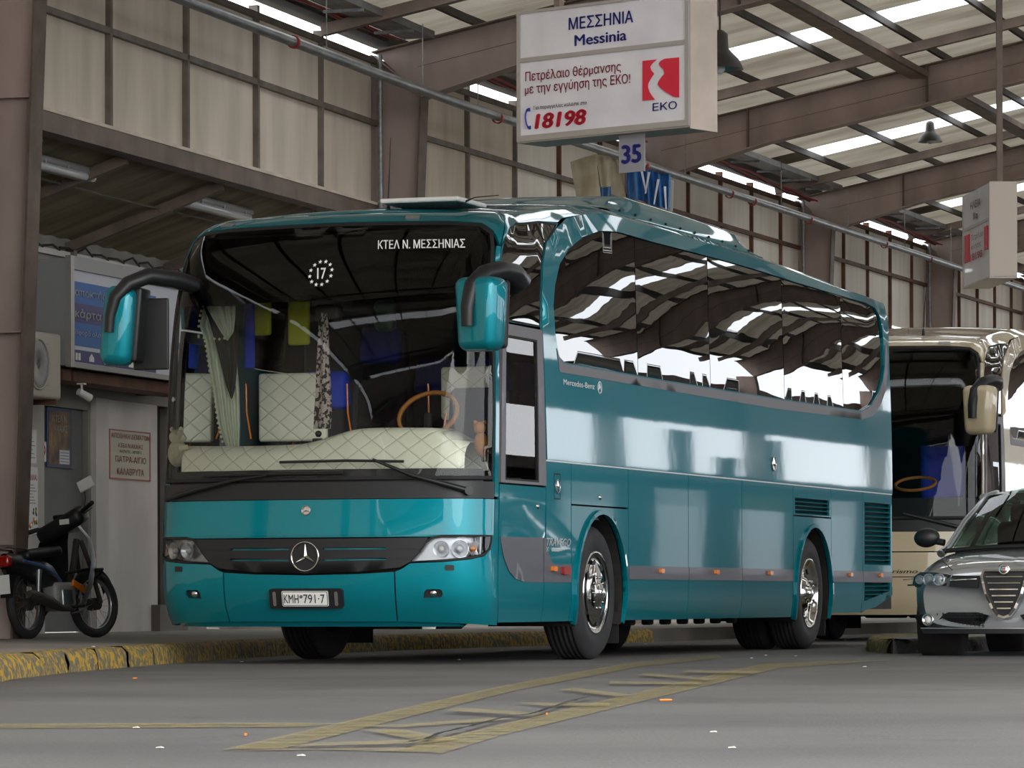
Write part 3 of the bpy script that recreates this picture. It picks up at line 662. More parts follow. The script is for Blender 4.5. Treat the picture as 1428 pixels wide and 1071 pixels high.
# ---- pavement and kerbs
KB = [(3.2, -12.5), (.25, -5.4), (-.45, -3.1), (-1.15, -.2), (-1.65, 2.0), (-2.0, 4.2), (-2.3, 7.5), (-2.25, 11), (-2.1, 15), (-2.0, 22), (-2.0, 60)]
wl = [H(-2.2, b, 0) for b in (60, -40)]
pv = [(p[0], p[1], -.05) for p in KB] + [(wl[0].x, wl[0].y, -.05), (wl[1].x, wl[1].y, -.05), (3.2, -30, -.05)]
pav = MB(); inner = [(x - .16 * (1 if i else 1), y, -.05) for i, (x, y, z) in enumerate(pv[:len(KB)])]
poly = inner + pv[len(KB):]
pav.prism([tuple(p) for p in poly], (0, 0, .19)); po = pav.build('floor', M['pave']); tag(po, 'raised grey pavement along the shop wall', None, None, 'structure')
kt = thing('trim_1', 'stone kerb along the pavement, painted yellow and worn', None, (0, 0, 0), None, 'structure')
def resample(P, step):
    o = [P[0]]
    for a, b in zip(P, P[1:]):
        L = math.hypot(b[0] - a[0], b[1] - a[1]); n = max(1, int(round(L / step)))
        o += [(a[0] + (b[0] - a[0]) * k / n, a[1] + (b[1] - a[1]) * k / n) for k in range(1, n + 1)]
    return o
R = resample(KB[:9], 1.0)
for i, (a, b) in enumerate(zip(R, R[1:])):
    rough = a[1] < -.5; n = 12; vs = []
    for k in range(n + 1):
        f = .004 + k / n * .992; x, y = a[0] + (b[0] - a[0]) * f, a[1] + (b[1] - a[1]) * f
        j = (lambda s: random.uniform(-s, s) if rough else random.uniform(-.003, .003))
        vs += [(x + .02 + j(.012), y, -.02), (x + .012 + j(.016), y, .05 + j(.012)), (x + j(.02), y, .11 + j(.01)), (x - .03 + j(.012), y, .142 + j(.006)), (x - .17, y, .145)]
    MB().add(vs, [(k * 5 + q, k * 5 + q + 1, k * 5 + q + 6, k * 5 + q + 5) for k in range(n) for q in range(4)], True).build('kerb_stone', M['yellowpaint'], kt)
isl = thing('trim_2', 'low concrete island with yellow and black painted kerb beside the rear wheel', None, (0, 0, 0), None, 'structure')
IS = [(9.5, 12.0), (5.0, 10.2), (3.1, 9.6), (2.98, 7.0), (2.72, 6.3), (2.25, 7.5), (1.75, 9.4), (1.62, 10.2), (1.7, 11.5), (1.75, 16)]
MB().prism([(x, y, -.05) for x, y in IS] + [(9.5, 16, -.05)], (0, 0, .16)).build('slab', M['pave'], isl)
R = resample(IS[:9], .9)
for i, (a, b) in enumerate(zip(R, R[1:])):
    d = V((b[0] - a[0], b[1] - a[1], 0)).normalized(); nn = V((-d.y, d.x, 0)) * -1
    n = 8; vs = []
    nn = V((d.y, -d.x, 0)) * -1
    for k in range(n + 1):
        f = k / n; x, y = a[0] + (b[0] - a[0]) * f, a[1] + (b[1] - a[1]) * f; p = V((x, y, 0)); o_ = nn * 1
        j = lambda s: random.uniform(-s, s)
        for e, z in ((.05, -.02), (.045, .05), (.03, .10), (-.01, .125), (-.17, .115)): vs.append(p + o_ * (e + j(.006)) + V((0, 0, z + j(.004))))
    MB().add(vs, [(k * 5 + q + 5, k * 5 + q + 6, k * 5 + q + 1, k * 5 + q) for k in range(n) for q in range(4)], True).build('kerb_stone', M['blackpaint'] if a[0] > 2.9 else M['yellowpaint'], isl)
# ---- road markings
def ground_pt(u, v): p = at_axis(u, v, 2, 0); return (p.x, p.y)
rm = thing('trim_3', 'worn yellow painted hatching on the asphalt', None, (0, 0, 0), None, 'structure')
def stripe(px, z=.004):
    P = [ground_pt(*p) for p in px]; MB().add([(x, y, z) for x, y in P], [tuple(range(len(P)))[::-1] if sum(P[i][0]*P[(i+1)%len(P)][1]-P[(i+1)%len(P)][0]*P[i][1] for i in range(len(P))) < 0 else tuple(range(len(P)))]).build('painted_stripe', M['roadpaint'], rm)
for k, s in enumerate((((0, 1010.5), (420, 1009), (470, 1010.5), (420, 1015), (0, 1017)), ((310, 1049.5), (395, 1046), (600, 1051), (615, 1053), (700, 1027), (900, 978), (1090, 932), (1240, 922), (1150, 923), (1060, 927), (855, 975), (640, 1026), (565, 1045)),
        ((310, 1048), (560, 990), (700, 958), (880, 925), (1000, 915), (1010, 918), (890, 931), (720, 964), (580, 999), (440, 1035), (395, 1046)),
        ((470, 1015), (560, 1013), (680, 1004), (714, 1004), (690, 1008), (560, 1017)), ((500, 1020), (560, 1020), (640, 1034), (590, 1037)), ((440, 1040), (560, 1036), (640, 1035), (590, 1041), (400, 1045)),
        ((720, 983), (850, 984), (850, 988), (760, 988)), ((800, 962), (880, 972), (860, 975), (780, 965)), ((850, 953), (980, 955), (975, 958), (850, 957)), ((900, 942), (1000, 950), (985, 952), (890, 945)), ((640, 992), (760, 1000), (740, 1003), (620, 996)), ((960, 938), (1060, 940), (1050, 943), (950, 941)))):
    stripe(s, .004 + .0012 * k)
ck = MB(); P = [(560, 1044), (590, 1038), (615, 1028), (650, 1020), (700, 1007), (740, 1001), (790, 984), (830, 975)]
G = []
for a_, b_ in zip(P, P[1:]):
    for k in range(6): G.append(ground_pt(a_[0] + (b_[0] - a_[0]) * k / 6 + random.uniform(-1, 1), a_[1] + (b_[1] - a_[1]) * k / 6 + random.uniform(-.6, .6)))
ck.add([(x, y, .019) for x, y in G] + [(x + .01, y + random.uniform(.02, .07), .019) for x, y in G], [(i, i + 1, len(G) + i + 1, len(G) + i) for i in range(len(G) - 1)])
ck.build('crack', M['ink'], rm)
random.seed(3)
LIT = [(190, 1015, 0), (188, 947, 1), (223, 1043, 0), (130, 902, 0), (343, 1026, 1), (420, 1054, 0), (522, 913, 0), (337, 923, 0), (700, 907, 0), (928, 978, 1), (1021, 1043, 0), (995, 1021, 0), (1048, 918, 0), (1068, 914, 0), (1110, 915, 0), (1206, 930, 0), (762, 997, 1), (640, 920, 0), (960, 899, 0), (900, 898, 0)]
LW = ['just below the long yellow line at left', 'between the kerb and the yellow line at left', 'lying at the bottom left, nearest the camera there', 'on the pavement in front of the motorbike', 'below the yellow line, left of the hatching', 'at the bottom edge below the hatching tip', 'just right of the coach wheel under the bumper', 'left of the coach wheel under the bumper', 'in the shade under the right end of the bumper',
 'beside the right edge of the yellow hatching', 'at the bottom right, lowest of the two there', 'at the bottom right, above and left of its neighbour', 'behind the hatching, leftmost of three before the rear wheels', 'behind the hatching, middle one of three before the rear wheels', 'behind the hatching, rightmost of three before the rear wheels', 'in front of the yellow tip of the island kerb', 'inside the yellow hatching', 'between the two front coach wheels', 'under the coach behind its front wheel, right of its neighbour', 'under the coach close behind its front wheel']
for i, (u, v, k) in enumerate(LIT):
    z = .145 if v < 905 and u < 300 else .003
    p = at_axis(u, v, 2, z); a = random.uniform(0, 3.1); d = V((math.cos(a), math.sin(a), 0))
    mb = MB()
    if k: mb.tube([p - d * .03 + V((0, 0, .006)), p + d * .03 + V((0, 0, .006))], .005, 8)
    else: mb.hexa([p + V((x, y, z)) for x, y, z in ((-.011, -.008, 0), (.008, -.009, .001), (.011, .008, 0), (-.008, .009, .001), (-.011, -.006, .003), (.008, -.008, .006), (.01, .008, .002), (-.008, .009, .004))])
    o = mb.build('cigarette_end' if k else 'paper_scrap', M['orange'] if k else M['litter'])
    tag(o, (('orange-tipped cigarette end ' if k else 'small white paper scrap ') + LW[i]), 'litter', 'cigarette ends on the asphalt' if k else 'paper scraps on the ground')
# ================================================================ COACH SURFACE (s along the plan outline from the front centre, t = height)
W_B, S1, TH1, S2 = 1.275, 1.04, math.radians(14), 1.46
def _tab():
    n = 400; ds = S2 / n; X, Y = [0.0], [0.0]
    for i in range(n):
        s = (i + .5) * ds; h = TH1 * s / S1 if s < S1 else TH1 + (math.pi / 2 - TH1) * (s - S1) / (S2 - S1)
        X.append(X[-1] + math.cos(h) * ds); Y.append(Y[-1] + math.sin(h) * ds)
    k = W_B / X[-1]; return np.linspace(0, S2, n + 1), np.array(X) * k, np.array(Y)
_TS, _TX, _TY = _tab(); YE = float(_TY[-1])
def sm(x): x = max(0, min(1, x)); return x * x * (3 - 2 * x)
LT = [(.2, .16), (.28, .10), (.42, .03), (.6, 0), (.9, 0), (1.2, .02), (1.35, .03), (1.725, .05), (2.2, .09), (2.6, .165), (2.9, .29), (3.1, .44), (3.2, .55), (3.45, .95)]
WT = [(.2, -.06), (.28, -.03), (.42, -.004), (.6, 0), (1.5, 0), (2.2, -.01), (3.1, -.04), (3.45, -.05)]
def itp(T, t):
    n = len(T)
    if t <= T[0][0]: return T[0][1]
    if t >= T[-1][0]: return T[-1][1]
    i = 0
    while T[i + 1][0] < t: i += 1
    def m(k):
        if k == 0: return (T[1][1] - T[0][1]) / (T[1][0] - T[0][0])
        if k == n - 1: return (T[-1][1] - T[-2][1]) / (T[-1][0] - T[-2][0])
        return (T[k + 1][1] - T[k - 1][1]) / (T[k + 1][0] - T[k - 1][0])
    h = T[i + 1][0] - T[i][0]; x = (t - T[i][0]) / h
    return T[i][1] * (2 * x**3 - 3 * x * x + 1) + m(i) * h * (x**3 - 2 * x * x + x) + T[i + 1][1] * (3 * x * x - 2 * x**3) + m(i + 1) * h * (x**3 - x * x)
TM = 3.10 + .1 * math.pi
def Hh(y): return .25 * sm((y - .7) / 2.8) - .09 * sm((y - 6) / 6.5)
def Fs(s, t):
    a = abs(s)
    if a >= S2: x, y = W_B, YE + a - S2
    else: x = float(np.interp(a, _TS, _TX)); y = float(np.interp(a, _TS, _TY))
    y -= .10; le = itp(LT, t); wd = itp(WT, t); z = t
    if t > 3.10:
        q = min((t - 3.10) / .2, math.pi / 2); z = 3.10 + .2 * math.sin(q); wd -= .2 * (1 - math.cos(q))
    y += le * (1 - sm((a - 1.2) / 1.6)); z += Hh(y) * sm((t - 2.7) / .5)
    return V((math.copysign(x * (W_B + wd) / W_B, s), y, z))
def FN(s, t, e=2e-3):
    p = Fs(s, t); t2 = min(t, TM - e)
    a = Fs(s + e, t2) - Fs(s - e, t2); b = Fs(s, t2 + e) - Fs(s, t2 - e)
    return p, a.cross(b).normalized()
SY = S2 - YE + .10                       # s = y + SY along the straight side
def bulge(P, amp):
    x0, x1 = min(p[0] for p in P), max(p[0] for p in P); y0, y1 = min(p[1] for p in P), max(p[1] for p in P)
    def f(s, t):
        p, n = FN(s, t)
        def b(s, t): return amp * (1 - (2 * (s - x0) / (x1 - x0) - 1) ** 2) * (1 - .6 * (2 * (t - y0) / (y1 - y0) - 1) ** 2) if x1 > x0 else 0
        return p + n * b(s, t), n
    return f
def clip_s(P, s0, s1):
    def cut(P, k, keep):
        o = []
        for i in range(len(P)):
            a, b = P[i], P[(i + 1) % len(P)]; ia, ib = keep(a[0] - k), keep(b[0] - k)
            if ia: o.append(a)
            if ia != ib: f = (k - a[0]) / (b[0] - a[0]); o.append((k, a[1] + (b[1] - a[1]) * f))
        return o
    P = cut(P, s0, lambda d: d >= 0); return cut(P, s1, lambda d: d <= 0)
def mirror(P): return [(-x, y) for x, y in P][::-1]
G_SIDE = [(3.2, 2.249), (5.63, 2.245), (9, 2.255), (12.06, 2.277), (12.45, 2.35), (12.75, 2.474), (12.95, 2.62), (13.05, 2.76), (13.03, 2.95), (12.93, 3.08), (12.75, 3.145), (12.4, 3.165), (9.8, 3.13), (5.43, 3.11), (4.5, 3.112), (4.0, 3.108), (3.57, 3.075), (3.25, 3.02), (3.02, 2.93), (2.9, 2.80), (2.85, 2.66), (2.87, 2.45), (2.94, 2.29), (3.05, 2.252)]
QUART = [(1.61, 2.49), (2.52, 2.49), (2.56, 2.75), (2.6, 2.915), (2.67, 3.03), (2.82, 3.11), (3.04, 3.18), (2.69, 3.21), (1.74, 3.195), (1.5, 3.15), (1.44, 3.05), (1.49, 2.8)]
WSC = [(-1.40, 1.345), (1.40, 1.345), (1.415, 1.8), (1.40, 2.2), (1.345, 2.7), (1.285, 3.0), (1.24, 3.10), (1.15, 3.155), (.9, 3.175), (0, 3.185), (-.9, 3.175), (-1.15, 3.155), (-1.24, 3.10), (-1.285, 3.0), (-1.345, 2.7), (-1.40, 2.2), (-1.415, 1.8)]
def ring_scale(P, d):  # grow a closed outline outward by d
    n = len(P); o = []
    A = sum(P[i][0] * P[(i + 1) % n][1] - P[(i + 1) % n][0] * P[i][1] for i in range(n)); sg = 1 if A > 0 else -1
    for i in range(n):
        a, b, c = P[i - 1], P[i], P[(i + 1) % n]; t1 = V((b[0] - a[0], b[1] - a[1])).normalized(); t2 = V((c[0] - b[0], c[1] - b[1])).normalized()
        m = V((t1.y + t2.y, -t1.x - t2.x)).normalized(); o.append((b[0] + m.x * d * sg, b[1] + m.y * d * sg))
    return o
def star(mbuild, fn, s, t, r, off, mstar, mring, parent, disc=None):
    def P(x, y, o): p, n = fn(s + x, t + y); return p + n * (off + o)
    if disc: MB().add([P(r * math.cos(a), r * math.sin(a), .0) for a in [2 * math.pi * k / 32 for k in range(32)]], [tuple(range(32))]).build('badge_disc', disc, parent)
    MB().tube([P(r * math.cos(a), r * math.sin(a), .006) for a in [2 * math.pi * k / 36 for k in range(37)]], r * .055 + .0015, 6, caps=False).build('badge_ring', mring, parent)
    mb = MB()
    for k in range(3):
        a = math.pi / 2 + 2 * math.pi * k / 3; tip = P(r * .95 * math.cos(a), r * .95 * math.sin(a), .004)
        l = P(r * .16 * math.cos(a - math.pi / 3), r * .16 * math.sin(a - math.pi / 3), .002); q = P(r * .16 * math.cos(a + math.pi / 3), r * .16 * math.sin(a + math.pi / 3), .002)
        c = P(0, 0, .012 + r * .08); mb.add([c, l, tip, q], [(0, 1, 2), (0, 2, 3)])
    mb.build('badge_star', mstar, parent)
def wheel(parent, y, side, dual=False, z=.515, R=.515, wd=.30):
    def one(xo, nm='wheel', cap=True):
        ax = V((side, 0, 0)); c = V((side * xo, y, z))
        prof = [(.30, -.03), (.33, .0), (.42, .012), (.48, -.006), (.505, -.03), (R, -.05)]
        for g in range(5):
            h = -.05 - (wd - .1) * (g + .5) / 5.0; prof += [(R, h + .012), (R - .012, h + .008), (R - .012, h - .004), (R, h - .008)]
        prof += [(R, -wd + .05), (.50, -wd + .02), (.44, -wd), (.30, -wd + .03)]
        ob = MB().lathe(prof, c, ax, 48).build(nm, M['tyre'], parent)
        if cap:
            if not dual: pr = [(0, .055), (.06, .05), (.075, .035), (.10, .022), (.16, .018), (.215, .0), (.265, -.02), (.30, -.006), (.318, .006), (.325, -.01)]
            else: pr = [(0, .02), (.05, .02), (.06, .005), (.085, .004), (.09, -.015), (.13, -.02), (.15, -.05), (.23, -.06), (.265, -.03), (.30, -.006), (.318, .006), (.325, -.01)]
            MB().lathe(pr, c, ax, 48).build('hub_cover', M['chrome'], ob)
            for k in range(8):
                a = 2 * math.pi * k / 8 + .2; rr = .238; q = c + V((0, math.cos(a), math.sin(a))) * rr + ax * (-.008 if not dual else -.055)
                rot = Matrix.Rotation(a if side > 0 else a, 3, 'X'); vs = [q + rot @ V((0, .02 * math.cos(u), .045 * math.sin(u))) + ax * .006 for u in [2 * math.pi * j / 14 for j in range(14)]]
                MB().add(vs, [tuple(range(14))]).build('hand_hole', M['ink'], ob)
            star(None, lambda s, t: (c + ax * (.058 if not dual else .022) + V((0, s * side, t)), ax), 0, 0, .035, 0, M['silver'], M['silver'], ob)
            for k in range(10):
                a = 2 * math.pi * k / 10; q = c + V((0, math.cos(a), math.sin(a))) * (.125 if not dual else .11); MB().tube([q, q + ax * (.03 if not dual else .02)], .012, 6).build('wheel_nut', M['chrome'], ob)
        else: MB().lathe([(0, -.06), (.3, -.03)], c, ax, 24).build('rim', M['under'], ob)
        return ob
    one(1.235)
    if dual: one(1.235 - .34, 'wheel', False)
ARC_F, ARC_R = 2.80, 9.14              # wheel centres along the body
def arch(yc, r=.62, t0=.30):
    s = yc + SY; return [(s + r * math.cos(math.radians(a)), .50 + r * math.sin(math.radians(a))) for a in range(200, -21, -10)]
def shell(C, paint, name_front='a'):
    """painted panels, glass and trim common to both coaches"""
    P = lambda nm, outer, m=paint, fn=FN, **k: patch(nm, outer, fn, m, C, **k)
    # front
    hd_top = [(1.36, TM), (-1.36, TM)]
    wtop = [p for p in ring_scale(WSC, .035) if p[1] > 3.03]
    P('roof_header', [(1.375, 3.02)] + [p for p in wtop if p[0] < 1.35 and p[0] > -1.35] + [(-1.375, 3.02), (-1.39, TM), (1.39, TM)], res=.09)
    for sg in (1, -1):
        q = [(1.45, 1.20), (1.53, 1.20), (1.535, 1.8), (1.52, 2.2), (1.46, 2.7), (1.395, 3.01), (1.335, 3.01), (1.393, 2.7), (1.447, 2.2), (1.46, 1.8)]
        P('pillar_panel', q if sg > 0 else mirror(q), res=.12)
    P('windscreen_seal', ring_scale(WSC, .033), M['seal'], holes=[WSC], off=-.004, th=.03, res=.12)
    P('windscreen', WSC, M['clear'], th=0, off=-.006, res=.12)
    P('scuttle_panel', [(-1.44, 1.185), (1.44, 1.185), (1.44, 1.305), (-1.44, 1.305)], M['black'], off=-.002, res=.12)
    # roof edge and roof top
    end = 13.25
    for sg in (1, -1):
        q = [(1.40, 3.02), (1.44, 3.10), (1.52, 3.165), (1.75, 3.215), (2.69, 3.23), (3.1, 3.2), (3.25, 3.23), (3.9, 3.24), (end, 3.24), (end, TM), (1.40, TM)]
        P('roof_edge', q if sg > 0 else mirror(q), res=.18)
    rim = [Fs(s, TM) for s in np.linspace(-end, end, 120)]
    mb = MB(); n = len(rim) // 2; vs = []
    for i in range(n):
        a, b = rim[i], rim[-1 - i]
        for k in range(9): f = k / 8; p = a.lerp(b, f); p.z += .05 * min(1, (a - b).length / 2.2) * math.sin(math.pi * f); vs.append(p)
    mb.grid(vs, 9, n); mb.build('roof_top', paint, C)
    # sides
    hoop = [(2.62, 1.50), (end, 1.50), (end, 3.235), (3.9, 3.235), (3.3, 3.215), (2.98, 3.15), (2.74, 3.07), (2.64, 2.95), (2.585, 2.75), (2.565, 2.47)]
    sill = [(2.93, 2.165), (5.6, 2.16), (9, 2.155), (12.1, 2.19), (12.5, 2.24), (12.82, 2.36), (13.06, 2.52), (13.16, 2.7), (13.16, 2.9), (13.1, 2.9), (13.05, 2.74), (12.95, 2.60), (12.75, 2.455), (12.45, 2.335), (12.06, 2.262), (9, 2.24), (5.63, 2.23), (3.05, 2.235), (2.93, 2.28), (2.88, 2.34)]
    for sg in (1, -1):
        f = (lambda q: q) if sg > 0 else mirror
        P('side_panel', f(hoop), holes=[f(ring_scale(G_SIDE, .004))], res=.16, off=.008 if sg > 0 else 0)
        cuts = [2.8, 4.96, 7.0, 9.35, 11.45, 13.1]
        for a, b in zip(cuts, cuts[1:]):
            q = clip_s(G_SIDE, a + .006, b - .006)
            if len(q) > 2: P('side_window', f(q), M['darkglass'], fn=bulge(f(q), .0015), off=-.01, th=.02, res=.13)
        P('window_sill_strip', f(sill), M['greylight'], off=.012, th=.01, res=.2)
        P('quarter_window', f(QUART), M['darkglass'] , off=-.006, th=.01, res=.15, fn=bulge(f(QUART), .004))
        P('quarter_surround', f(ring_scale(QUART, .02)), M['seal'], holes=[f(QUART)], off=-.003, th=.012, res=.2)
        P('quarter_panel', f([(1.575, 2.47), (2.555, 2.475), (2.58, 2.75), (2.64, 2.95), (2.74, 3.07), (2.98, 3.15), (3.1, 3.19), (2.69, 3.224), (1.75, 3.21), (1.52, 3.16), (1.44, 3.09), (1.41, 3.0), (1.47, 2.7)]), holes=[f(ring_scale(QUART, .02))], res=.15)
        # driver door zone: grey frame with glass, panel below
        fr = [(1.565, 1.305), (2.60, 1.305), (2.56, 2.455), (1.585, 2.455)]; gl = [(1.66, 1.325), (2.43, 1.325), (2.43, 2.375), (1.67, 2.375)]
        P('driver_window_frame', f(fr), M['greylight'], holes=[f(gl)], off=.006, th=.03, res=.2)
        P('driver_window', f(gl), M['clear'], off=-.01, th=0, res=.2)
        P('window_rubber', f(ring_scale(gl, -.0)), M['seal'], holes=[f(ring_scale(gl, -.022))], off=.002, th=.01, res=.3)
        # lower panels
        P('door_skin', f([(1.52, .30), (2.535, .30), (2.6, 1.292), (1.56, 1.292), (1.555, .8)]), res=.15)
        af, ar = arch(ARC_F), arch(ARC_R); ya, yb = ARC_F + SY, ARC_R + SY
        bot = .30
        def seg(x0, x1, t0, t1, extra=()):
            return [(x0, t0), (x1, t0), (x1, t1), (x0, t1)]
        g = .006
        P('flap', f([(2.61, bot), (3.20 - .0, bot)] + [(x, y) for x, y in af if x < 3.2 and y > bot][:0] + [(3.20, 1.488), (2.61, 1.488)]) if False else f([(2.545, bot), (3.19, bot), (3.19, 1.488), (2.61, 1.488), (2.61, 1.0)]), res=.16)
        P('flap', f(seg(3.205, 4.615, 1.185, 1.488)), res=.16)
        cutp = lambda A: [p for p in A if p[1] > bot + .02]
        P('wheel_arch_panel', f([(3.205, bot), (cutp(af)[0][0], bot)] + cutp(af) + [(cutp(af)[-1][0], bot), (4.615, bot), (4.615, 1.172), (3.205, 1.172)]), res=.1)
        P('arch_lip', f([p for p in af if p[0] > 3.1] + [(x + (x - ya) * .055, .5 + (y - .5) * 1.055) for x, y in af if x > 3.1][::-1]), off=.022, th=.04, res=.08)
        for a, b in ((4.63, 6.255), (6.27, 7.86), (7.875, 9.54)): P('luggage_flap', f([(a, bot), (b, bot), (b, 1.488), (a, 1.488)]), res=.16)
        P('wheel_arch_panel', f([(9.555, bot), (cutp(ar)[0][0], bot)] + cutp(ar) + [(cutp(ar)[-1][0], .32), (10.885, .32), (10.885, 1.21), (9.555, 1.21)]), res=.1)
        P('arch_lip', f(ar + [(x + (x - yb) * .055, .5 + (y - .5) * 1.055) for x, y in ar][::-1]), off=.022, th=.04, res=.08)
        P('flap', f(seg(9.555, 10.885, 1.225, 1.488)), holes=[f(seg(9.61, 10.83, 1.235, 1.38))], res=.2)
        P('flap', f(seg(10.9, 12.075, .33, 1.488)), res=.18)
        P('engine_flap', f([(12.09, .34), (12.6, .38), (end, .49), (end, 1.488), (12.09, 1.488)]), holes=[f(seg(12.15, 13.2, .79, 1.395)), f([(12.15, .44), (13.17, .54), (13.17, .622), (12.15, .622)])], res=.2)
        for (a, b, t0, t1, n) in ((9.61, 10.83, 1.235, 1.38, 4), (12.15, 13.2, .79, 1.395, 13), (12.15, 13.19, .46, .622, 4)):
            P('louvre_back', f(seg(a - .02, b + .02, t0 - .02, t1 + .02)), M['ink'], off=-.06, th=.01, res=.4)
            for k in range(n):
                z0 = t0 + (t1 - t0) * (k + .12) / n; z1 = z0 + (t1 - t0) / n * .62
                a2 = a if t0 > .5 else a
                b2 = b if t0 > .5 else a + (b - a) * min(1, (k + 1.4) / 3.2)
                q = [Fs(sg * x, z) for x, z in ((a2, z0), (b2, z0), (b2, z1), (a2, z1))]; o0, o1 = V((sg * .004, 0, 0)), V((-sg * .045, 0, 0))
                MB().hexa([q[0] + o0, q[1] + o0, q[1] + o0 * .2 + V((0, 0, -.006)), q[0] + o0 * .2 + V((0, 0, -.006)), q[3] + o1, q[2] + o1, q[2] + o1 + V((0, 0, -.008)), q[3] + o1 + V((0, 0, -.008))]).build('louvre_slat', paint, C)
        # grey waist band low on the flaps
        band = [(1.575, .915), (2.525, .92), (2.525, .592), (2.1, .592), (1.9, .615), (1.76, .67), (1.65, .77), (1.6, .85)]
        P('grey_band', f(band), M['grey'], off=.006, th=.01, res=.15)
        P('grey_band', f([(2.545, .92), (2.58, .92), (2.62, .85), (2.69, .76), (2.78, .728), (3.19, .728), (3.19, .592), (2.545, .592)]), M['grey'], off=.006, th=.01, res=.15)
        for a, b in ((4.53, 4.615), (4.63, 6.255), (6.27, 7.86), (7.875, 9.54), (10.9, 12.075), (12.09, 13.24)):
            P('grey_band', f(seg(a if a != 4.53 else ya + .64, b, .622, .728)), M['grey'], off=.006, th=.01, res=.3)
        for y, s_, m in ((0, 2.747, 'orange'), (0, 3.02, 'redlens'), (0, 5.459, 'orange'), (0, 7.039, 'orange'), (0, 8.725, 'orange'), (0, 11.557, 'orange'), (0, 12.732, 'orange')):
            big = s_ == 3.02; P('side_marker_lamp', f(rrect(s_ - (.08 if big else .045), s_ + (.08 if big else .045), .675 if not big else .65, .71, .008, 2)), M[m], off=.03, th=.03, res=.3)
        # seams: thin dark recess backing behind every joint
        P('inner_skin', f([(1.5, .33), (3.16, .33), (3.2, .9), (3.3, 1.09), (3.9, 1.16), (4.5, 1.05), (4.68, .8), (4.7, .34), (9.4, .34), (9.45, .9), (9.8, 1.16), (10.5, 1.16), (10.85, .9), (10.9, .35), (13.1, .55), (13.1, 1.55), (1.5, 1.3)]), M['under'], off=-.075, th=.005, res=.3)
    for yc in (ARC_F, ARC_R):
        for sg in (1, -1):
            s0 = []; mb = MB(); A = [math.radians(a) for a in range(-22, 204, 9)]
            vs = [(sg * x, yc + .615 * math.cos(a), .50 + .615 * math.sin(a)) for x in (1.25, .55) for a in A]; k = len(A)
            mb.add(vs, [(i, i + 1, k + i + 1, k + i) for i in range(k - 1)]); mb.add([(sg * .55, yc + .615 * math.cos(a), .50 + .615 * math.sin(a)) for a in A], [tuple(range(k))]); mb.build('wheel_well', M['under'], C)
            MB().box(sg * 1.22 if sg < 0 else .85, sg * .85 if sg < 0 else 1.22, yc + .60, yc + .615, .12, .45).build('mud_flap', M['seal'], C)
    # rear end
    rear = [Fs(s, t) for t in (.5, .8, 1.5, 2.2, 2.9, 3.1, 3.2, TM) for s in (end,)]
    mb = MB(); vs = []
    for p in rear:
        for k in range(13):
            f = k / 12; x = p.x * (1 - 2 * f); e = 1 - abs(2 * f - 1) ** 6; vs.append((x, p.y + .14 * e, p.z))
    mb.grid(vs, 13, len(rear)); mb.build('rear_panel', paint, C)
    p = Fs(end, .5); q = Fs(13.0, .34)
    MB().hexa([(-p.x + .02, q.y - .9, .33), (p.x - .02, q.y - .9, .33), (p.x - .02, p.y + .1, .5), (-p.x + .02, p.y + .1, .5), (-p.x + .02, q.y - .9, .4), (p.x - .02, q.y - .9, .4), (p.x - .02, p.y + .1, .58), (-p.x + .02, p.y + .1, .58)]).build('rear_skirt', M['under'], C)
    for z in (.63, .73):
        MB().lathe([(0, .02), (.035, .015), (.045, 0)], (1.20, Fs(end, .7).y + .03, z), (.6, .8, 0), 16).build('rear_lamp', M['redlens'], C)
    # underside
    MB().box(-1.15, 1.15, .5, 2.1, .36, .46).build('floor_pan', M['under'], C); MB().box(-.55, .55, 2.1, 12.8, .36, .6).build('floor_pan', M['under'], C)
    MB().box(-1.15, 1.15, 3.5, 8.45, .30, .40).build('floor_pan', M['under'], C); MB().box(-1.15, 1.15, 9.85, 12.6, .36, .5).build('floor_pan', M['under'], C)
    MB().tube([(-.95, ARC_F, .5), (.95, ARC_F, .5)], .09, 10).build('axle', M['under'], C); MB().tube([(-.9, ARC_R, .5), (.9, ARC_R, .5)], .12, 10).build('axle', M['under'], C)
    MB().ball((0, ARC_R, .5), .25, .22, .22).build('differential', M['under'], C)
    for x, y in ((.2, 1.2), (.75, 1.0)): MB().lathe([(0, 0), (.22, .0), (.28, .05), (.28, .12)], (x - .2, y, .25), (0, 0, 1), 20).build('sump_cover', M['under'], C)
    for k in range(8): MB().rbox((.9, 4.2 + k * .5, .29), .08, .12, .08, .02).build('bracket', M['under'], C)
    for sg in (1, -1): wheel(C, ARC_F, sg); wheel(C, ARC_R, sg, True)
def mirror_right(C, paint):
    o = thing('door_mirror', None, None, (0, 0, 0)); o.parent = C
    a = [(1.25, .80, 2.73), (1.38, .62, 2.76), (1.46, .25, 2.79), (1.45, -.02, 2.79), (1.40, -.22, 2.75), (1.345, -.33, 2.66), (1.33, -.37, 2.5), (1.33, -.37, 2.37)]
    MB().tube(a, [.075, .075, .07, .07, .066, .058, .05, .045], 14, flat=.85).build('mirror_arm', M['black'], o)
    MB().rbox((1.385, -.24, 2.46), .30, .22, .52, .07, Matrix.Rotation(math.radians(-12), 3, 'Z'), taper=1.18).build('mirror_shell', paint, o)
    MB().rbox((1.42, -.14, 2.46), .27, .06, .48, .03, Matrix.Rotation(math.radians(-12), 3, 'Z'), taper=1.15).build('mirror_rim', M['black'], o)
    return o
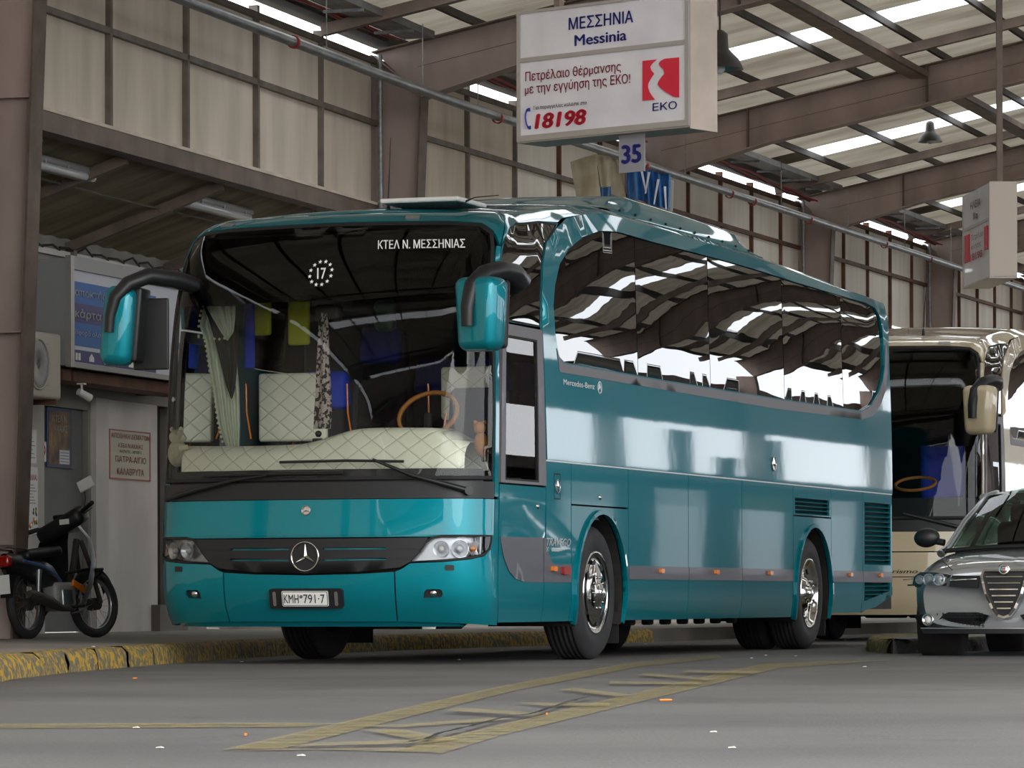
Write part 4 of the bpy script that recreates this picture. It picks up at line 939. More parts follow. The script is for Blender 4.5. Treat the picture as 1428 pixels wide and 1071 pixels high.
def mirror_left(C, paint):
    o = thing('door_mirror', None, None, (0, 0, 0)); o.parent = C
    pts = [(-.98, .42, 2.74), (-1.10, .1, 2.80), (-1.22, -.12, 2.81), (-1.33, -.22, 2.75), (-1.41, -.27, 2.65), (-1.44, -.29, 2.52), (-1.45, -.29, 2.40)]
    MB().tube(pts, [.07, .075, .07, .065, .055, .045, .04], 14, flat=.85).build('mirror_arm', M['black'], o)
    rot = Matrix.Rotation(math.radians(8), 3, 'Z') @ Matrix.Rotation(math.radians(5), 3, 'Y')
    MB().rbox((-1.42, -.17, 2.45), .24, .22, .58, .08, rot, taper=.98).build('mirror_shell', paint, o)
    MB().rbox((-1.315, -.06, 2.46), .07, .24, .54, .02, rot).build('mirror_rim', M['black'], o)
    MB().rbox(at_axis(211, 466, 1, .02), .27, .03, .52, .012, Matrix.Rotation(math.radians(4), 3, 'Z')).build('mirror_back_plate', M['black'], o)
    return o
# ================================================================ TURQUOISE COACH
coach = thing('coach', 'long turquoise coach with a wide curved windscreen parked in bay 35', 'bus', (0, 0, 0))
shell(coach, M['paint'])
P = lambda nm, outer, m=None, fn=FN, **k: patch(nm, outer, fn, m or M['paint'], coach, **k)
# front lower: panel under windscreen, grille, lamps, bumper in three pieces
GR = [(-.90, .905), (-.5, .902), (.5, .902), (.90, .905), (.83, .80), (.765, .73), (.70, .695), (.4, .665), (0, .655), (-.4, .665), (-.70, .695), (-.765, .73), (-.83, .80)]
HLR = [(.775, .735), (1.0, .742), (1.2, .76), (1.32, .785), (1.385, .83), (1.405, .88), (1.405, .918), (.99, .915), (.93, .905), (.885, .875), (.84, .81)]
P('front_panel', [(-1.44, .925), (1.44, .925), (1.445, 1.18), (-1.445, 1.18)], res=.12)
P('filler_panel', [(-.985, .918), (-.93, .912), (.93, .912), (.985, .918), (.985, .93), (-.985, .93)], off=-.01, res=.2)
low_edge = .31
for sg in (1, -1):
    f = (lambda q: q) if sg > 0 else mirror
    q = [(.665, low_edge), (1.05, .30), (1.3, .285), (1.50, .28), (1.525, .5), (1.53, .9), (1.535, 1.18), (1.455, 1.18), (1.45, .925), (1.415, .925), (1.417, .875), (1.395, .82), (1.325, .773), (1.2, .748), (1.0, .73), (.77, .722), (.71, .682), (.665, .665)]
    fg = [(.86, .475), (.985, .48), (1.0, .50), (.995, .53), (.975, .54), (.885, .538), (.868, .52)]
    P('bumper_corner', f(q), holes=[f(fg)], res=.1)
    P('headlamp_housing', f(HLR), M['silver'], off=-.07, th=.01, res=.15)
    P('headlamp_rim', f(ring_scale(HLR, .008)), M['seal'], holes=[f(ring_scale(HLR, -.008))], off=.004, th=.06, res=.12)
    P('headlamp_lens', f(ring_scale(HLR, -.006)), M['lens'], off=0, th=0, res=.08)
    for s_, r in ((.99, .055), (1.13, .06), (1.25, .05)):
        p, n = FN(sg * s_, .825); MB().lathe([(0, -.06), (r * .5, -.055), (r, -.02), (r * 1.06, -.02)], p, n, 24).build('reflector', M['reflector'], coach)
        MB().ball(p - n * .04, .022).build('bulb', M['white'] if s_ < 1.2 else M['orange'], coach)
    p, n = FN(sg * 1.33, .845); P('indicator_divider', f([(1.285, .785), (1.30, .788), (1.305, .915), (1.29, .915)]), M['silver'], off=-.01, th=.05, res=.3)
    P('fog_lamp', f(fg), M['black'], off=-.02, th=.01, res=.2)
    p, n = FN(sg * .93, .507); MB().lathe([(0, -.004), (.022, -.008), (.028, -.018)], p, n, 16).build('fog_lens', M['chrome'], coach)
    P('washer_cap', f(rrect(1.02, 1.085, .672, .71, .006, 2)), M['black'], off=.006, th=.01, res=.3)
P('bumper_centre', [(-.655, low_edge), (.655, low_edge), (.655, .662), (.4, .648), (0, .640), (-.4, .648), (-.655, .662)], res=.12)
P('bumper_backing', [(-1.4, .33), (1.4, .33), (1.4, 1.15), (-1.4, 1.15)], M['under'], off=-.09, th=.01, res=.3)
P('lower_lip', [(-1.15, .262), (1.15, .262), (1.05, .300), (-1.05, .300)], off=-.02, res=.2)
slots = [[(-.60, .822), (-.13, .822), (-.13, .838), (-.60, .838)], [(.13, .822), (.60, .822), (.60, .838), (.13, .838)], [(-.60, .748), (-.13, .742), (-.13, .756), (-.60, .764)], [(.13, .742), (.60, .748), (.60, .764), (.13, .756)]]
P('grille', GR, M['black'], holes=slots, off=.004, th=.03, res=.12)
for a, b, t0, t1 in ((-.82, -.6, .819, .832), (.6, .82, .819, .832), (-.78, -.6, .749, .762), (.6, .78, .749, .762)): P('grille_groove', [(a, t0), (b, t0), (b, t1), (a, t1)], M['ink'], off=.007, th=.004, res=.3)
for y in (.83, .752): P('grille_bar', [(-.62, y - .012), (.62, y - .012), (.62, y + .006), (-.62, y + .006)], M['paint'], off=-.03, th=.01, res=.3)
star(None, FN, .0, .775, .103, .008, M['chrome'], M['chrome'], coach, M['black'])
star(None, FN, .0, 1.104, .032, .002, M['silver'], M['silver'], coach, M['chrome'])
pl = P('plate_holder', rrect(-.278, .282, .412, .548, .02), M['black'], off=.03, th=.03, res=.2)
PF = [(-.176, .430), (.176, .430), (.176, .533), (-.176, .533)]
def onp(o): return lambda s, t: (lambda pn: (pn[0] + pn[1] * o, pn[1]))(FN(s, t))
patch('number_plate', rrect(-.176, .176, .430, .533, .01), FN, M['white'], pl, off=.036, th=.006, res=.2)
patch('plate_border', rrect(-.172, .172, .434, .529, .008), FN, M['ink'], pl, holes=[rrect(-.167, .167, .438, .525, .006)], off=.0365, th=0, res=.3)
text_on('lettering', 'KMH', onp(.037), -.158, -.045, .452, .062, M['ink'], pl, bold=0)
text_on('lettering', '791·7', onp(.037), -.008, .152, .452, .062, M['ink'], pl, bold=0)
patch('plate_seal', arc(-.026, .495, .012, 0, 330, 10), FN, M['silver'], pl, off=.038, th=.001, res=.3)
for s_ in (-.235, .235): patch('plate_clip', rrect(s_ - .012, s_ + .012, .432, .528, .01), FN, M['silver'], pl, off=.037, th=.006, res=.3)
for s_ in (-.86, .87):
    p = Fs(s_, .25); MB().rbox((p.x, p.y + .05, .272), .10, .03, .035, .008).build('daytime_lamp', M['white'], coach)
text_on('lettering', 'ΚΤΕΛ Ν. ΜΕΣΣΗΝΙΑΣ', onp(.0), .41, 1.08, 2.985, .066, M['white'], coach, bold=.015, shear=-.38)
text_on('lettering', '17', onp(.0), -.012, .058, 2.773, .085, M['white'], coach, bold=.015, shear=-.25)
for k in range(12):
    a = 2 * math.pi * k / 12 + .26; cx, cy = .024 + .086 * math.cos(a), 2.815 + .088 * math.sin(a)
    patch('ring_star', [(cx + (.017 if j % 2 == 0 else .007) * math.sin(j * math.pi / 5), cy + (.017 if j % 2 == 0 else .007) * math.cos(j * math.pi / 5)) for j in range(10)][::-1], FN, M['white'], coach, off=.003, th=0, res=.5)
# roof marker lamps, hatch, antennas
for s_ in (-.98, .62):
    o = P('marker_lamp', rrect(s_ - .055, s_ + .055, 3.225, 3.255, .006, 2), M['silver'], off=.012, th=.012, res=.3)
MB().rbox((.48, 1.25, 3.402), .62, .62, .036, .015).build('roof_hatch', M['white'], coach)
MB().tube([(.14, 1.2, 3.34), (.14, 1.2, 3.42), (.16, 1.2, 3.9)], [.02, .008, .003], 8).build('aerial', M['ink'], coach)
MB().tube([(.72, 1.1, 3.37), (.86, 1.1, 3.42), (1.03, 1.15, 3.435)], [.012, .004, .003], 8).build('aerial', M['ink'], coach)
# roof air-conditioner pod
mb = MB(); n = 30; vs = []
for i in range(n):
    f = i / (n - 1); y = 3.7 + 4.5 * f; h = .19 * min(1, sm(f * 4.0) * 1.0) * (1 if f < .9 else (1 - (f - .9) / .1 * .9)); zb = 3.30 + Hh(y) + .0
    sec = [(1.065, -.03), (1.06, .01), (.98, .3 * h + .03), (.93, .75 * h + .03), (.82, h + .035), (.4, h + .05), (0, h + .055)]
    full = sec + [(-x, z) for x, z in sec[::-1][1:]]; vs += [(x, y, zb + z) for x, z in full]
mb.grid(vs, 13, n); mb.add(vs[-13:], [tuple(range(13))]); mb.build('air_conditioner_pod', M['paint'], coach)
for k in range(10): y = 4.0 + k * .42; MB().ball((1.05, y, 3.33 + Hh(y)), .012).build('pod_bolt', M['ink'], coach)
# side writing and badges
text_on('lettering', 'TRAVEGO', onp(.003), 2.60, 3.17, .865, .058, M['letter'], coach, bold=.02, shear=.3)
for q in range(5): P('letter_stroke', [(2.72, .822 + q * .006), (3.15 - .06 * (4 - q), .822 + q * .006), (3.15 - .06 * (4 - q), .825 + q * .006), (2.72, .825 + q * .006)], M['letter'], off=.004, th=0, res=1)
text_on('lettering', 'K', onp(.003), 2.60, 2.66, .82, .035, M['letter'], coach)
text_on('lettering', 'Mercedes-Benz', onp(.012), 3.0, 3.75, 2.075, .045, M['letter'], coach, bold=0)
star(None, FN, 3.88, 2.095, .045, .01, M['letter'], M['letter'], coach)
P('fuel_flap_recess', [(2.79, 1.21), (2.94, 1.21), (2.94, 1.405), (2.79, 1.405)], M['seal'], holes=[[(2.80, 1.22), (2.93, 1.22), (2.93, 1.395), (2.80, 1.395)]], off=.0015, th=.001, res=.5)
star(None, FN, 2.865, 1.308, .05, .002, M['silver'], M['silver'], coach)
star(None, FN, 8.861, 1.661, .06, .01, M['chrome'], M['chrome'], coach, M['white'])
for s_, t_ in ((2.41, 1.15), (3.9, 1.25)): p, n = FN(s_, t_); MB().lathe([(0, .012), (.018, .008), (.022, 0)], p, n, 14).build('lock', M['chrome'], coach)
P('belt_rail', [(2.61, 1.489), (13.25, 1.489), (13.25, 1.499), (2.61, 1.499)], M['letter'], off=.004, th=.012, res=.4)
# wipers
def on_front(s, t, o): p, n = FN(s, t); return p + n * o
MB().tube([on_front(1.17, 1.235, .03), on_front(1.05, 1.27, .04), on_front(.78, 1.345, .05), on_front(.5, 1.46, .045)], [.022, .02, .016, .01], 8).build('wiper_arm', M['black'], coach)
MB().tube([on_front(1.17, 1.235, .0), on_front(1.17, 1.235, .05)], .032, 14).build('wiper_pivot', M['black'], coach)
MB().tube([on_front(.72, 1.445, .03), on_front(.3, 1.455, .03), on_front(-.2, 1.45, .03)], .011, 6).build('wiper_blade', M['black'], coach)
MB().tube([on_front(-1.15, 1.20, .03), on_front(-.9, 1.255, .04), on_front(-.55, 1.325, .045), on_front(-.3, 1.355, .04)], [.02, .018, .012, .008], 8).build('wiper_arm', M['black'], coach)
MB().tube([on_front(-.82, 1.36, .03), on_front(-.3, 1.365, .03), on_front(.28, 1.365, .03)], .011, 6).build('wiper_blade', M['black'], coach)
mirror_right(coach, M['paint']); mirror_left(coach, M['paint'])
for o in coach.children:
    if o.name.startswith('door_mirror'): o.name = 'wing_mirror'
# ---- cabin
def CB(nm, x0, x1, y0, y1, z0, z1, m): return MB().box(x0, x1, y0, y1, z0, z1).build(nm, m, coach)
CB('cabin_floor', -1.2, 1.2, .2, 10, 1.08, 1.12, M['lining']); CB('bulkhead', -1.2, 1.2, 9.9, 10, 1.1, 3.3, M['lining'])
CB('cabin_ceiling', -1.12, 1.12, 1.3, 10, 3.18, 3.22, M['lining'])
for x in (-1.2, 1.18): CB('cabin_side', x, x + .02, 2.6, 10, 1.1, 2.2, M['lining'])
for x in (-1.17, 1.15): CB('cabin_side', x, x + .02, 2.75, 10, 2.2, 3.2, M['lining'])
for x in (-1.05, .7): CB('luggage_rack', x, x + .35, 2.6, 9.5, 2.72, 3.0, M['lining'])
CB('entrance_panel', -1.22, -1.2, .5, 2.6, .4, 1.35, M['lining'])
patch('sun_blind', [(-1.33, 2.62), (1.33, 2.62), (1.29, 2.95), (1.2, 3.14), (-1.2, 3.14), (-1.29, 2.95)], FN, M['tint'], coach, off=-.03, th=0, res=.15)
patch('header_lining', [(-1.3, 2.70), (1.3, 2.70), (1.27, 3.0), (1.15, 3.2), (-1.15, 3.2), (-1.27, 3.0)], FN, M['ink'], coach, off=-.10, th=.01, res=.2)
CB('ceiling_front', -1.1, 1.1, .7, 1.4, 3.16, 3.2, M['ink'])
# dashboard
patch('dashboard_base', [(-1.36, 1.18), (1.36, 1.18), (1.36, 1.40), (-1.36, 1.40)], FN, M['ink'], coach, off=-.05, th=.02, res=.15)
vs = []; N_ = 40
for i in range(N_):
    x = -1.12 + 2.28 * i / (N_ - 1); hump = .095 * sm((x + .15) / .55) * sm((1.10 - x) / .25); top = 1.595 + hump + .01 * math.sin(x * 3)
    p = Fs(x, 1.45); y0 = p.y + .06
    for yy, zz in ((.0, 1.40), (-.0, 1.44), (.01, 1.50), (.05, top - .04), (.12, top - .005), (.22, top), (.55, top + .01), (.60, 1.40)): vs.append((p.x * .97, y0 + yy, zz))
MB().grid(vs, 8, N_).build('dashboard_cover', M['quilt'], coach)
MB().lathe([(.21, -.014), (.235, -.014), (.235, .014), (.21, .014)], at_axis(597, 578, 1, .95), (0, -.75, .66), 28, closed=True).build('steering_wheel', M['plushbrown'], coach)
MB().tube([at_axis(597, 578, 1, .95), at_axis(597, 615, 1, .85)], .03, 8).build('steering_column', M['ink'], coach)
def seat(x, y, z, cover, big=False, wd=.46, back=M['seatdark']):
    s = MB().rbox((x, y + .22, z + .78), wd, .14, .86, .06, Matrix.Rotation(math.radians(-8), 3, 'X')).build('seat', back, coach)
    MB().rbox((x, y - .06, z + .38), wd, .5, .14, .05).build('cushion', back, s)
    if cover: MB().rbox((x, y + .2, z + 1.10), wd * .9, .17, .3, .06, Matrix.Rotation(math.radians(-8), 3, 'X'), taper=.85).build('headrest_cover', cover, s)
    MB().tube([(x - wd / 2 - .02, y + .1, z + .5), (x - wd / 2 - .03, y + .17, z + .8), (x - wd / 2 - .02, y + .22, z + 1.02)], .008, 6).build('seat_piping', M['orange'], s)
    return s
for u0, v0, y0, cv in ((455, 545, 1.75, M['seatblue']), (665, 560, 1.3, None)):
    q = at_axis(u0, v0, 1, y0); seat(q.x, y0 - .2, q.z - 1.10, cv)
for u0, v0 in ((452, 480), (530, 482)):
    q = at_axis(u0, v0, 1, 4.0); seat(q.x, 3.8, q.z - 1.10, M['seatblue'])
for r in range(6):
    for x in (-.95, -.48, .48, .95): seat(x, 5.0 + r * .8, 1.25, M['seatblue'])
MB().rbox(at_axis(409, 568, 1, 1.6), .56, .06, .52, .025).build('quilted_partition', M['quilt'], coach)
MB().rbox(at_axis(652, 548, 1, 2.0), .42, .06, .40, .025).build('quilted_partition', M['quilt'], coach)
for u0 in (346, 487, 600): MB().tube([at_axis(u0 + 4, 612, 1, 1.55), at_axis(u0 - 2, 575, 1, 1.6), at_axis(u0 - 3, 535, 1, 1.6)], .008, 6).build('grab_rail', M['orange'], coach)
MB().rbox(at_axis(458, 437, 1, .8), .2, .1, .13, .03).build('rear_view_mirror', M['ink'], coach)
MB().rbox(at_axis(417, 448, 1, 1.35), .17, .05, .36, .02).build('yellow_curtain', M['yellow'], coach); MB().rbox(at_axis(365, 440, 1, 1.35), .15, .05, .3, .02).build('yellow_curtain', M['yellow'], coach)
MB().rbox(at_axis(348, 468, 1, 1.3), .08, .05, .5, .02).build('blue_curtain', M['seatblue'], coach)
MB().rbox(at_axis(537, 440, 1, 1.6), .18, .1, .24, .06).build('hanging_cap', mat('dark_green_plastic', (30, 60, 54), .4), coach)
MB().rbox(at_axis(443, 620, 1, .3), .07, .05, .09, .01).build('camera_mount', M['ink'], coach); MB().ball(at_axis(444, 605, 1, .32), .024).build('mount_ball', M['ink'], coach)
MB().tube([on_front(-1.17, 1.93, -.02), on_front(-1.17, 1.93, -.005)], .018, 12).build('sensor', M['silver'], coach)
# ---- loose things in the cabin
def at_y(u, v, y): return at_axis(u, v, 1, y)
bear = thing('soft_toy', 'cream plush bear peering over the left end of the quilted dashboard', 'toy', at_y(248, 640, .24))
MB().ball((0, 0, .04), .075, .07, .10).build('body', M['plush'], bear); MB().ball((.005, -.02, .16), .06, .058, .055).build('head', M['plush'], bear)
for x in (-.04, .03): MB().ball((x, -.01, .215), .018, .012, .02).build('ear', M['plush'], bear)
MB().ball((.055, -.03, .15), .025).build('muzzle', M['plush'], bear); MB().tube([(.04, -.03, .08), (.08, -.07, .075), (.11, -.06, .085)], [.025, .02, .018], 10).build('arm', M['plush'], bear)
b2_ = thing('soft_toy', 'brown plush toy stuck at the right edge of the windscreen', 'toy', at_y(671, 620, .42))
MB().ball((0, 0, .0), .055, .05, .09).build('body', M['plushbrown'], b2_); MB().ball((-.01, 0, .12), .045, .045, .045).build('head', M['plushbrown'], b2_)
for x in (-.045, .025): MB().ball((x, 0, .16), .016).build('ear', M['plushbrown'], b2_)
MB().tube([(.02, 0, -.05), (.03, -.02, -.12)], [.03, .02], 8).build('leg', M['plushbrown'], b2_)
# cream curtain with dark fringed valance
cur = thing('windscreen_curtain', 'gathered cream curtain with beaded edge and dark fringe at the door side', 'curtain', at_y(310, 620, .75))
def cy_(u, v, y=.75): return at_y(u, v, y) - cur.location
def cloth(Lp, Rp, y, amp, nw, nm, m, par, nu=26):
    vs = []
    for (lu, v), (ru, _) in zip(Lp, Rp):
        for k in range(nu): f = k / (nu - 1); p = cy_(lu + (ru - lu) * f, v, y + amp * math.sin(f * nw)); vs.append(p)
    MB().grid(vs, nu, len(Lp)).build(nm, m, par)
cloth([(284, 428), (278, 455), (286, 475), (291, 510), (297, 545), (304, 590), (316, 625)], [(327, 428), (328, 455), (329, 475), (331, 510), (334, 545), (335, 590), (334, 625)], .75, .03, 26, 'curtain_drape', M['curtain'], cur)
cloth([(284, 428), (291, 445), (298, 470), (306, 500), (316, 540), (322, 556)], [(330, 430), (332, 445), (333, 470), (332, 500), (328, 540), (324, 556)], .68, .02, 14, 'fringed_valance', M['lace'], cur)
cloth([(287, 427), (297, 445), (308, 463), (316, 475)], [(328, 428), (328, 445), (326, 463), (318, 476)], .63, .02, 22, 'swag', M['curtain'], cur)
for P0 in ([(283, 427), (279, 440), (277, 455), (277, 468), (286, 476), (291, 510), (297, 545), (304, 590), (312, 622)], [(277, 470), (292, 472), (306, 473), (320, 471)]):
    pts = [cy_(u, v, .62) for u, v in P0]
    for a, b in zip(pts, pts[1:]):
        n = max(1, int((b - a).length / .035))
        for k in range(n): MB().ball(a.lerp(b, k / n), .011, n=6, m=4).build('bead', M['bead'], cur)
sc = thing('scarf', 'leopard print scarf hanging from the mirror inside the windscreen', 'scarf', at_y(451, 600, .62))
vs = []
for (l, r, v) in ((449, 456, 437), (444, 458, 450), (443, 459, 475), (441, 460, 510), (440, 462, 545), (438, 463, 575), (437, 461, 598)):
    for k in range(12): f = k / 11; vs.append(at_y(l + (r - l) * f, v, .62 + .02 * math.sin(f * 9)) - sc.location)
MB().grid(vs, 12, 7).build('cloth', M['leopard'], sc)
for q in (.3, .7): MB().tube([at_y(449, 436, .6) - sc.location, at_y(446 + q * 8, 460, .6) - sc.location], .006, 5).build('knot_tail', M['leopard'], sc)
# ================================================================ CREAM COACH BEHIND
coach2 = thing('coach', 'cream coach parked behind the turquoise one, mostly hidden by it and the car', 'bus', (0, 0, 0))
shell(coach2, M['cream'])
P2 = lambda nm, outer, m=None, fn=FN, **k: patch(nm, outer, fn, m or M['cream'], coach2, **k)
P2('front_panel', [(-1.53, .97), (1.53, .97), (1.53, 1.18), (-1.53, 1.18)], res=.15)
P2('front_panel', [(-1.53, .70), (1.53, .70), (1.53, .958), (-1.53, .958)], res=.15)
P2('bumper', [(-1.5, .29), (1.5, .29), (1.53, .69), (-1.53, .69)], res=.15)
P2('moulding', [(.55, .60), (1.0, .61), (1.05, .63), (.55, .615)], M['ink'], off=.005, th=.004, res=.3)
text_on('lettering', 'Tourismo', lambda s, t: (lambda q: (q[0] + q[1] * .005, q[1]))(FN(s, t)), .20, .66, .735, .045, M['ink'], coach2, bold=.005, shear=.3)
P2('swoosh_groove', [(.5, .66), (.7, .68), (.72, .685), (.5, .668)], M['ink'], off=.003, th=.002, res=.3)
MB().tube([on_front(1.17, 1.20, .03), on_front(.95, 1.26, .04), on_front(.5, 1.37, .05)], [.024, .02, .012], 8).build('wiper_arm', M['black'], coach2)
MB().tube([on_front(1.17, 1.20, .0), on_front(1.17, 1.20, .05)], .034, 14).build('wiper_pivot', M['black'], coach2)
P2('marker_lamp', rrect(.8, .94, 3.225, 3.255, .006, 2), M['silver'], off=.012, th=.012, res=.3)
MB().tube([(.5, .9, 3.34), (.5, .9, 3.42), (.53, .9, 3.85)], [.02, .006, .003], 8).build('aerial', M['ink'], coach2)
def C2(nm, x0, x1, y0, y1, z0, z1, m): return MB().box(x0, x1, y0, y1, z0, z1).build(nm, m, coach2)
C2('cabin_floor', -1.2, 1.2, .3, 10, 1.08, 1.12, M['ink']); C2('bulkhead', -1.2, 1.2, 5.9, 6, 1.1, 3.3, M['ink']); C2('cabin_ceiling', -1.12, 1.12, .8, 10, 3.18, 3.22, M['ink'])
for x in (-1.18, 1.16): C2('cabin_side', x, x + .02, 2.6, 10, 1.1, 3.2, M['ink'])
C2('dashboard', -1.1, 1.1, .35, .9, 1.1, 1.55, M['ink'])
patch('sun_blind', [(-1.33, 2.1), (1.33, 2.1), (1.29, 2.95), (1.2, 3.14), (-1.2, 3.14), (-1.29, 2.95)], FN, M['tint'], coach2, off=-.03, th=0, res=.2)
sb = MB().rbox((.55, 1.6, 1.95), .5, .16, .8, .08).build('driver_seat', M['seatblue'], coach2)
MB().lathe([(.21, -.014), (.235, -.014), (.235, .014), (.21, .014)], (.4, .93, 1.72), (0, -.35, .94), 24, closed=True).build('steering_wheel', M['plushbrown'], coach2)
m2 = mirror_right(coach2, M['cream']); m2.name = 'wing_mirror'
coach2.location = (.10, 15.42, 0)
# ================================================================ HANGING SIGN BOARD 35
A_ = at_depth(722, 196, 28.0); B_ = at_depth(962, 173, 27.04)
zb = (A_.z + B_.z) / 2; ex = V((B_.x - A_.x, B_.y - A_.y, 0)); SW = ex.length; ex.normalize(); en = V((ex.y, -ex.x, 0))
SM = Matrix.Translation((A_.x, A_.y, zb)) @ Matrix(((ex.x, -en.x, 0, 0), (ex.y, -en.y, 0, 0), (0, 0, 1, 0), (0, 0, 0, 1)))
SMI = SM.inverted(); SHT = 4.545 - zb; SD = .30
sign = thing('hanging_sign', 'white double-decked bay sign board with blue and red Greek writing', 'sign', SM)
def sp(u, v): p = SMI @ at_plane(u, v, A_, en); return p.x, p.z
SF = plane_fn((0, -.004, 0), (1, 0, 0), (0, 0, 1))
div = (sp(725, 83)[1] + sp(960, 60)[1]) / 2
MB().box(0, SW, .012, SD, .0, SHT).build('case', M['signwhite'], sign)
MB().box(.03, SW - .03, -.002, .012, div + .015, SHT - .02).build('upper_board', M['signwhite'], sign)
MB().box(.03, SW - .03, -.002, .012, .03, div - .015).build('lower_board', M['signwhite'], sign)
for x0, x1, z0, z1 in ((0, .03, -.01, SHT), (SW - .03, SW, -.01, SHT), (.03, SW - .03, -.01, .03), (.03, SW - .03, SHT - .02, SHT), (.03, SW - .03, div - .015, div + .015)):
    MB().box(x0, x1, -.012, .014, z0, z1).build('frame', M['alu'], sign)
MB().box(SW, SW + .006, .0, SD, -.03, SHT).build('end_panel', mat('sign_end_cream', (176, 162, 150), .5, col2=(160, 148, 136), scale=3), sign)
MB().box(-.006, 0, .0, SD, -.0, SHT).build('end_panel', M['alu'], sign)
MB().box(0, SW, .0, SD, -.02, -.01).build('bottom_panel', M['alu'], sign)
def stext(body, u0, v0, u1, v1, h, m, bold=.012, shear=0):
    x0, z0 = sp(u0, v0); x1, z1 = sp(u1, v1); hh = h / 5622 * 27.6
    zm = (z0 + z1) / 2; text_on('lettering', body, SF, x0, x1, zm, hh, m, sign, bold, shear=shear)
stext('ΜΕΣΣΗΝΙΑ', 794, 41.5, 884, 31.5, 16.5, M['blue'], .02); stext('Messinia', 802, 64, 875, 56, 15.5, M['blue'], .025)
stext('Πετρέλαιο θέρμανσης', 733.5, 113, 867, 99.5, 13, M['darkred'], 0.01); stext('με την εγγύηση της ΕΚΟ!', 733, 130, 880, 117, 13, M['darkred'], .01)
stext('Για παραγγελίες καλέστε στο:', 745, 152.5, 820, 146, 5, M['ink'], .01); stext('18198', 746, 179, 819, 173, 21, M['red'], .05, .15)
stext('ΕΚΟ', 911, 155, 945, 151.5, 10.5, M['blue'], .012)
# telephone receiver
pp_ = [sp(u, v) for u, v in ((737, 152), (734, 158), (733.5, 165), (735, 173), (738, 179))]
MB().tube([(x, -.006, z) for x, z in pp_], [.013, .010, .009, .010, .013], 8, flat=.3).build('handset_mark', M['blue'], sign)
for u, v in ((739, 153), (740, 178)):
    x, z = sp(u, v); MB().box(x - .012, x + .006, -.009, -.003, z - .012, z + .012).build('handset_mark', M['blue'], sign)
# red emblem: square cut by a winding white road
def sq(P): return [(sp(u, v)[0], -.006, sp(u, v)[1]) for u, v in P]
def road(l): return l
Lf = [(897, 85), (917, 83), (911, 88), (907.5, 93), (909, 98), (913, 103), (909, 109), (905, 116), (904.5, 122), (907, 129), (911, 135), (914.5, 139), (897, 140.5)]
Rt = [(948, 80), (948, 136), (940, 135), (930, 129), (922, 123), (918, 118), (919, 114), (923, 108), (927.5, 103), (926, 97), (922, 93), (919.5, 89), (922, 85), (928, 82)]
for q in (Lf, Rt): MB().prism(sq(q), (0, -.003, 0)).build('emblem', M['red'], sign)
# number plaque
plq = thing('bay_number_plaque', 'small grey plaque with the blue number 35 hanging below the sign board', 'sign', SM @ Matrix.Translation((0, 0, 0)))
x0, z0 = sp(855.5, 237); x1, z1 = sp(891, 195)
z0, z1 = sp(873, 239)[1], -.02
MB().box(x0, x1, .06, .07, z0, z1 - .002).build('plate', mat('plaque_grey', (132, 130, 136), .5), plq)
text_on('lettering', '35', plane_fn((0, .058, 0), (1, 0, 0), (0, 0, 1)), x0 + .022, x1 - .022, z0 + .065, .125, M['blue'], plq, .05, off=.002)
for x in (.25, SW - .25): MB().box(x - .025, x + .025, SD / 2 - .025, SD / 2 + .025, SHT, 8.0 - zb).build('hanger_pole', M['steel'], sign)
# ================================================================ FAR SIGN BOARD
fo = at_depth(1381, 385, 43.0); exf = V((math.sin(YAW - .08), math.cos(YAW - .08), 0)); enf = V((-exf.y, exf.x, 0)) * 1
FM = Matrix.Translation(fo) @ Matrix(((exf.x, -enf.x, 0, 0), (exf.y, -enf.y, 0, 0), (0, 0, 1, 0), (0, 0, 0, 1)))
far = thing('hanging_sign', 'narrow white sign board seen nearly end-on at the right, cream end panel', 'sign', FM)
FHt = 1.0; FWd = 1.5
MB().box(0, FWd, .0, .285, 0, FHt).build('case', M['signwhite'], far); MB().box(-.01, 0, -.005, .29, -.01, FHt + .01).build('end_panel', mat('far_end_cream', (204, 190, 176), .5), far)
MB().box(-.005, FWd, -.01, 0, .6, .63).build('divider', M['alu'], far); MB().box(-.01, FWd, -.01, .29, -.02, 0).build('bottom_frame', M['alu'], far)
for x in (.02, FWd - .02): MB().box(x - .02, x + .02, -.01, 0, 0, FHt).build('frame', M['alu'], far)
# the lettered face looks to -y of the board frame; seen from its right it reads towards the camera
FF = plane_fn((FWd, -.004, 0), (-1, 0, 0), (0, 0, 1))
FF = lambda a, b: (V((FWd - a, -.014, b)), V((0, -1, 0)))
text_on('lettering', 'ΗΛΕΙΑ', FF, .5, 1.05, .80, .08, M['ink'], far, 0.01); text_on('lettering', 'Ilia', FF, .65, .9, .68, .08, M['ink'], far, .01)
text_on('lettering', 'Πετρέλαιο', FF, .55, 1.2, .46, .06, M['ink'], far, 0); text_on('lettering', 'κίνησης', FF, .55, 1.1, .36, .06, M['ink'], far, 0); text_on('lettering', '18198', FF, .5, 1.15, .24, .08, M['red'], far, .02)
MB().box(FWd - 1.42, FWd - 1.22, -.012, 0, .3, .55).build('emblem', M['red'], far); MB().box(FWd - .38, FWd - .12, -.012, 0, .25, .55).build('emblem', M['red'], far)
MB().box(.1, .16, .1, .16, FHt, 8.2 - fo.z).build('hanger_pole', M['steel'], far)
